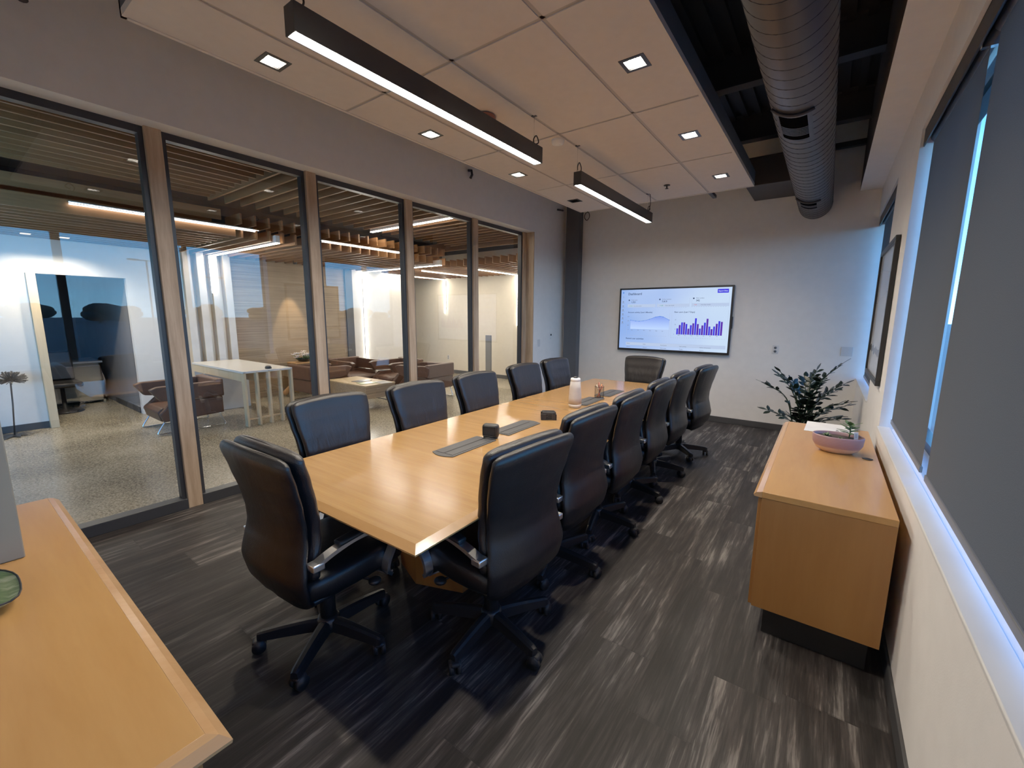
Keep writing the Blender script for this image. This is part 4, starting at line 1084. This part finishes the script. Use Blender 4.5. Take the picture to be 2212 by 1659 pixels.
# lobby can over the bowl
t = thing('accent_spotlight', (-8.12, 4.22, 2.47), 'small dark spotlight above the flower bowl in the lobby', 'spotlight')
MB().lathe([(.035, 0), (.038, .09), (.02, .10)], n=16).build('can', M['black'], t)
l = bpy.data.lights.new('accent_lamp', 'SPOT'); l.energy = 60; l.color = (1., .72, .40); l.spot_size = .62; l.spot_blend = .5; l.shadow_soft_size = .02
lo = bpy.data.objects.new('accent_lamp', l); COL.objects.link(lo); lo.parent = t; lo.location = (0, 0, -.01); lo.rotation_euler = (0, D(12), 0)
for (y, lb) in ((1.195, 'dark square can light under the lobby slats, right-hand one of two by the rear wall'), (.86, 'dark square can light under the lobby slats, left-hand one of two by the rear wall')):
    t = thing('ceiling_can_light', (-8.0, y, 2.50), lb, 'can light')
    MB().box(-.05, .05, -.05, .05, .0, .16, .004).build('housing', M['black'], t)
    MB().box(-.042, .042, -.042, .042, -.004, 0).build('lens', M['can_lens'], t)
    l = bpy.data.lights.new('can_fill_lamp', 'SPOT'); l.energy = 62; l.color = (1., .88, .70); l.spot_size = 2.5; l.spot_blend = .8; l.shadow_soft_size = .03  # spot added in the dark can to brighten the rear wall and floor
    lo = bpy.data.objects.new('can_fill_lamp', l); COL.objects.link(lo); lo.parent = t; lo.location = (0, 0, -.012)

# ------------------------------------------------------------------ lobby furniture
t = thing('high_table', (-7.26, 2.80, 0), 'white topped long table with slatted pale wood end frames in the lobby', 'table')
MB().box(-.94, .93, -.335, .335, .745, .775, .003).build('tabletop', M['quartz'], t)
MB().box(-.92, .838, -.325, -.30, .63, .745, .002).build('apron', M['palewood'], t)
MB().box(-.92, .838, .30, .325, .63, .745, .002).build('apron', M['palewood'], t)
for k in range(5):
    y = -.325 + .158 * k
    MB().box(.84, .93, y, y + .028, 0, .76, .002).build('leg', M['palewood'], t)
    if 0 < k < 4: MB().box(.55, .84, y, y + .028, .62, .745, .002).build('rail', M['palewood'], t)
MB().box(.87, .905, -.32, .32, .09, .11, .002).build('stretcher', M['palewood'], t)
MB().box(-.60, -.56, -.30, .33, .0, .745, .002).build('end_panel', M['white'], t)
t = thing('speaker_puck', (-6.42, 2.84, .776), 'small black domed puck near the edge of the lobby table', 'speaker')
MB().lathe([(.05, 0), (.055, .012), (.045, .035), (.02, .045)], n=18, sy=.8).build('dome', M['black'], t)
MB().lathe([(.052, -.0), (.052, .004)], n=18, sy=.8).build('foot_ring', M['greyplastic'], t)

def lounge_proto():
    # front = local +Y
    root = thing('lounge_chair', (0, 0, 0), 'x', 'armchair', 'brown leather lounge chairs in the lobby')
    W, Dp = .37, .34
    # tub: seat block
    MB().prism([(-Dp, .20), (Dp, .17), (Dp + .03, .30), (Dp - .02, .345), (-Dp + .05, .36)], -W + .06, W - .06, 'x', .015).build('seat', M['browncl'], root)
    for s in (-1, 1):
        x0, x1 = (W - .08, W) if s > 0 else (-W, -W + .08)
        MB().prism([(-Dp, .19), (Dp - .02, .17), (Dp + .02, .28), (Dp - .12, .415), (-Dp - .02, .415)], x0, x1, 'x', .015).build('side_panel', M['browncl'], root)
        MB().prism([(-Dp - .03, .43), (Dp - .14, .43), (Dp + .0, .45), (Dp + .10, .60), (Dp + .02, .63), (-Dp + .1, .635), (-Dp - .03, .635)], x0 - (0 if s > 0 else .012), x1 + (.012 if s > 0 else 0), 'x', .015).build('armrest', M['browncl'], root)
    MB().box(-W, W, -Dp - .04, -Dp + .06, .42, .66, .02, 3).build('backrest', M['browncl'], root)
    MB().box(-W + .01, W - .01, -Dp - .02, -Dp + .06, .19, .42, .015).build('back_panel', M['browncl'], root)
    for s in (-1, 1):
        x = s * (W - .05)
        MB().tube(lerp_path([(x, Dp - .04, .18), (x, Dp + .05, .03), (x, Dp + .02, .011), (x, Dp - .1, .011), (x, -Dp + .05, .011), (x, -Dp - .03, .011), (x, -Dp - .03, .04), (x, -Dp + .03, .20)], 6), .010, 8).build('sled_leg', M['chrome'], root)
    return root
lp = lounge_proto()
lp.location = (-7.08, 1.98, 0); lp.rotation_euler = (0, 0, PI); lp['label'] = 'brown lounge chair on a chrome sled base beside the high table, facing the office'
for (x, y, rz, lb) in ((-7.40, 4.14, .0, 'brown lounge chair with its back to the high table, beside the flower bowl'),
                       (-7.82, 5.14, -1.5, 'brown lounge chair in front of the grained wood wall'),
                       (-7.0, 5.60, PI - .05, 'brown lounge chair behind the coffee table, in front of the lit wall bar'),
                       (-6.06, 5.52, PI * .5 + .12, 'brown lounge chair at the far end of the coffee table, partly behind a post')):
    dup(lp, (x, y, 0), rz, lb)
t = thing('coffee_table', (-6.42, 4.33, 0), 'boxy pale wood coffee table on a thin metal frame in the lobby', 'coffee table')
MB().box(-.55, .56, -.29, .30, .40, .42, .002).build('top', M['palewood_y'], t)
MB().box(-.545, .555, -.285, .295, .20, .40, .002).build('body', M['panelwood'], t)
m = MB()
for sx in (-.45, .46):
    for sy in (-.22, .23): m.box(sx - .008, sx + .008, sy - .008, sy + .008, 0, .20)
m.box(-.45, .46, -.228, -.212, .10, .112).box(-.45, .46, .222, .238, .10, .112)
m.build('metal_frame', M['lamp_metal'], t)
for k, (x, y, rz, c, lb) in enumerate(((-6.38, 4.33, .2, (.10, .10, .11), 'dark covered magazine on the coffee table'), (-6.12, 4.25, -.2, (.30, .36, .12), 'green covered magazine on the coffee table'), (-5.98, 4.47, 1.4, (.7, .7, .7), 'pale covered magazine at the corner of the coffee table'))):
    q = thing('magazine', (x, y, .421), lb, 'magazine', 'magazines on the coffee table', rz)
    MB().box(-.10, .10, -.14, .14, 0, .006, .001).build('cover', mat_plain('mag_%d' % k, c, .3), q)
    MB().box(-.06, .06, -.02, .09, .006, .0066).build('cover_picture', mat_plain('magp_%d' % k, (.5, .5, .48), .3, nscale=20, var=.6), q)
t = thing('console_table', (-8.16, 4.15, 0), 'console with a dark glass top on crossed logs against the wood wall', 'console table')
MB().box(-.22, .22, -.40, .55, .600, .618, .002).build('glass_top', M['gloss_dark'], t)
for (a, b_) in (((0, -.30, .05), (.05, .25, .56)), ((.05, .30, .05), (-.05, -.22, .56)), ((-.1, .0, .05), (.12, .12, .56))):
    MB().tube([a, b_], .05, 8).build('log_leg', M['logwood'], t)
MB().box(-.16, .16, -.12, .42, .618, .640, .003).build('wood_tray', M['logwood'], t)
t = thing('flower_bowl', (-8.15, 4.28, .642), 'low dark bowl of white flowers on the console table', 'flower bowl')
MB().lathe([(.05, 0), (.10, .015), (.15, .06), (.155, .07), (.14, .065)], n=22, cap=False).build('bowl', M['gloss_dark'], t)
m = MB(); m2 = MB()
for k in range(34):
    a = R.uniform(0, 2 * PI); rr_ = R.uniform(.0, .22); z = .06 + R.uniform(.02, .15) * (1 - rr_ * 1.6)
    p = Vector((rr_ * math.cos(a) * .8, rr_ * math.sin(a) * 1.2, z))
    m2.tube([(p.x * .5, p.y * .5, .05), p], .003, 5)
    m2.leaf((p.x * .6, p.y * .6, .05), (p.x, p.y, .05), (0, 0, 1), .07, .025)
    if k % 3 != 2:
        for q in range(5):
            aa = 2 * PI * q / 5; m.leaf(p, (math.cos(aa), math.sin(aa), .6), (0, 0, 1), .055, .045)
m.build('blossoms', M['flower'], t); m2.build('greenery', M['leafgreen'], t)
# dandelion sculpture
t = thing('wire_flower_sculpture', (-8.20, .50, 0), 'dark wire dandelion sculpture on a thin stem against the white lobby wall', 'sculpture')
MB().tube([(0, 0, .01), (.0, .03, .4), (-.01, .045, .68)], .008, 8).build('stem', M['wire'], t)
m = MB(); c0 = Vector((-.01, .045, .70))
for k in range(190):
    a = R.uniform(0, 2 * PI); el = R.uniform(-.25, 1.45)
    d = Vector((math.cos(a) * math.cos(el), math.sin(a) * math.cos(el), math.sin(el) * .75))
    m.tube([c0, c0 + d * R.uniform(.13, .17)], [.0035, .0055], 4)
m.build('wire_head', M['wire'], t)
MB().sphere((-.01, .045, .69), .026).build('hub', M['chrome'], t)
m = MB()
for k in range(9):
    a = 2 * PI * k / 9 + .2; m.leaf((0, 0, .012), (math.cos(a), math.sin(a), .05), (0, 0, 1), R.uniform(.16, .26), .05, .05)
m.build('leaf_base', M['wire'], t)
# far lobby panel and outlets
t = thing('divider_panel', (-6.42, 7.82, 0), 'narrow grey divider panel by the cream lobby wall', 'divider')
MB().box(-.08, .08, -.02, .02, .02, 1.09, .003).build('panel', M['greyplastic'], t)
MB().box(-.10, .10, -.10, .10, 0, .02).build('foot', M['black'], t)
plate((-8.27, 8.349, .42), 0, 'white outlet low on the cream lobby wall', 'outlet', 1)

# office seen through the opening, its dimness put into dark wall colours
struct(MB().box(-12.6, LX - .10, 1.84, 1.94, 0, 2.65).build('wall_office_return', mat_plain('office_dimmed_wall', (.20, .20, .21), .6)), 'dim grey return wall inside the office opening')
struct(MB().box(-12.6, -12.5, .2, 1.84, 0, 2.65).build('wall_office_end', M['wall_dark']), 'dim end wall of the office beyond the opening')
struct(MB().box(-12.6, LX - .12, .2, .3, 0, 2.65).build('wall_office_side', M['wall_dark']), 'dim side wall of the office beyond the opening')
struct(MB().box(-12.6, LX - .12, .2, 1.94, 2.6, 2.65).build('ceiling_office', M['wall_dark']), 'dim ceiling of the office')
t = thing('office_desk', (-10.6, 1.35, 0), 'pale desk standing in the dim office beyond the opening', 'desk')
MB().box(-.45, .45, -.40, .40, .70, .73, .002).build('desktop', M['white_wall'], t)
MB().box(.40, .43, -.38, .38, .05, .70).build('modesty_panel', M['sage'], t)
MB().box(-.43, .43, -.38, -.35, 0, .70).build('end_panel', M['sage'], t)
MB().box(-.43, .43, .35, .38, 0, .70).build('end_panel', M['sage'], t)
t = thing('task_chair', (-9.6, 1.15, 0), 'dark upholstered chair in the dim office opening', 'chair')
MB().box(-.22, .22, -.22, .22, .40, .48, .03).build('seat', M['leather'], t)
MB().box(-.05, .02, -.2, .2, .48, .95, .03, 3).build('backrest', M['leather'], t, (-.17, 0, 0), (0, -.15, 0))
MB().lathe([(.22, 0), (.2, .03), (.03, .06), (.025, .40)], n=18).build('pedestal', M['black'], t)

# ------------------------------------------------------------------ outdoors (seen through the shades and mirrored in the glass)
struct(MB().quad((.7, -160, -.5), (260, -160, -.5), (260, 220, -.5), (.7, 220, -.5)).build('ground', M['ground']), 'dusky parking ground outside the windows')
tl = ['broad dark tree on the horizon outside the windows']
def tree(x, y, h, w, lb):
    t = thing('tree', (x, y, -.5), lb, 'tree', 'trees outside the windows')
    MB().tube([(0, 0, 0), (.1, 0, h * .5)], [h * .04, h * .025], 7).build('trunk', M['bark'], t)
    m = MB()
    for k in range(9):
        a = R.uniform(0, 2 * PI); q = R.uniform(0, .6)
        m.sphere((w * q * math.cos(a), w * q * math.sin(a), h * R.uniform(.28, .66)), w * R.uniform(.4, .55), 1, 1, R.uniform(.4, .6), 10, 7)
    m.build('crown', M['tree'], t)
for k in range(26):
    tree(115 + 22 * (k % 3), -40 + 6.8 * k + R.uniform(-1.5, 1.5), R.uniform(3.8, 5.2), R.uniform(4.5, 6), 'dusky tree on the horizon, seen only mirrored in the glazing')
def lamppost(x, y, h):
    t = thing('street_lamp', (x, y, -.5), 'parking lot lamp post with twin arms, seen only mirrored in the glazing', 'street lamp', 'lamp posts outside the windows')
    MB().tube([(0, 0, 0), (0, 0, h)], .07, 8).build('pole', M['lamp_metal'], t)
    MB().box(-.05, .05, -.9, .9, h, h + .08).build('arm', M['lamp_metal'], t)
    for s in (-1, 1): MB().box(-.18, .18, s * .9 - .35, s * .9 + .35, h - .02, h + .12).build('lamp_head', M['lamp_metal'], t)
lamppost(16, 19.5, 6.2); lamppost(40, 12, 6.5); lamppost(55, 22, 6.5)

# ------------------------------------------------------------------ sky
w = bpy.data.worlds.new('dusk_sky'); sc.world = w; w.use_nodes = True
nt = w.node_tree; nt.nodes.clear()
g = coords(nt, 'Generated'); z = nd(nt, 'ShaderNodeSeparateXYZ', None, i0=g).outputs[2]
base = ramp(nt, z, [(.0, (.50, 1.35, 2.2)), (.10, (.22, 1.05, 2.2)), (.30, (.08, .36, 1.0)), (1., (.05, .18, .65))])
cl_ = noise(nt, mapping(nt, g, (1, 1, 5)), 3.5, 5, .6)
cf = mth(nt, 'MULTIPLY', nd(nt, 'ShaderNodeMapRange', None, Value=cl_, i1=.5, i2=.75, i3=0., i4=1.).outputs[0], .38)
colr = nd(nt, 'ShaderNodeMix', {'data_type': 'RGBA'}, i0=cf, i6=base, i7=(.52, .72, .98, 1)).outputs[2]
bg = nd(nt, 'ShaderNodeBackground', None, Color=colr, Strength=2.95)
nt.links.new(bg.outputs[0], nd(nt, 'ShaderNodeOutputWorld').inputs[0])
for (y0, y1) in ((-.25, 3.85), (5.05, 6.8)):
    l = bpy.data.lights.new('sky_portal', 'AREA'); l.shape = 'RECTANGLE'; l.size = 1.9; l.size_y = y1 - y0; l.cycles.is_portal = True
    lo = bpy.data.objects.new('sky_portal', l); COL.objects.link(lo); lo.location = (.63, (y0 + y1) / 2, 1.76); lo.rotation_euler = (0, PI / 2, 0)

# ------------------------------------------------------------------ colour and sampling behaviour
sc.view_settings.view_transform = 'Standard'
sc.view_settings.look = 'None'
sc.view_settings.exposure = 0.38
sc.view_settings.gamma = 1.24
cy = sc.cycles
cy.use_denoising = True
cy.max_bounces = 7; cy.diffuse_bounces = 4; cy.glossy_bounces = 4; cy.transmission_bounces = 4; cy.transparent_max_bounces = 24
cy.caustics_reflective = False; cy.caustics_refractive = False
cy.sample_clamp_indirect = 6.
cy.use_adaptive_sampling = True; cy.adaptive_threshold = .03
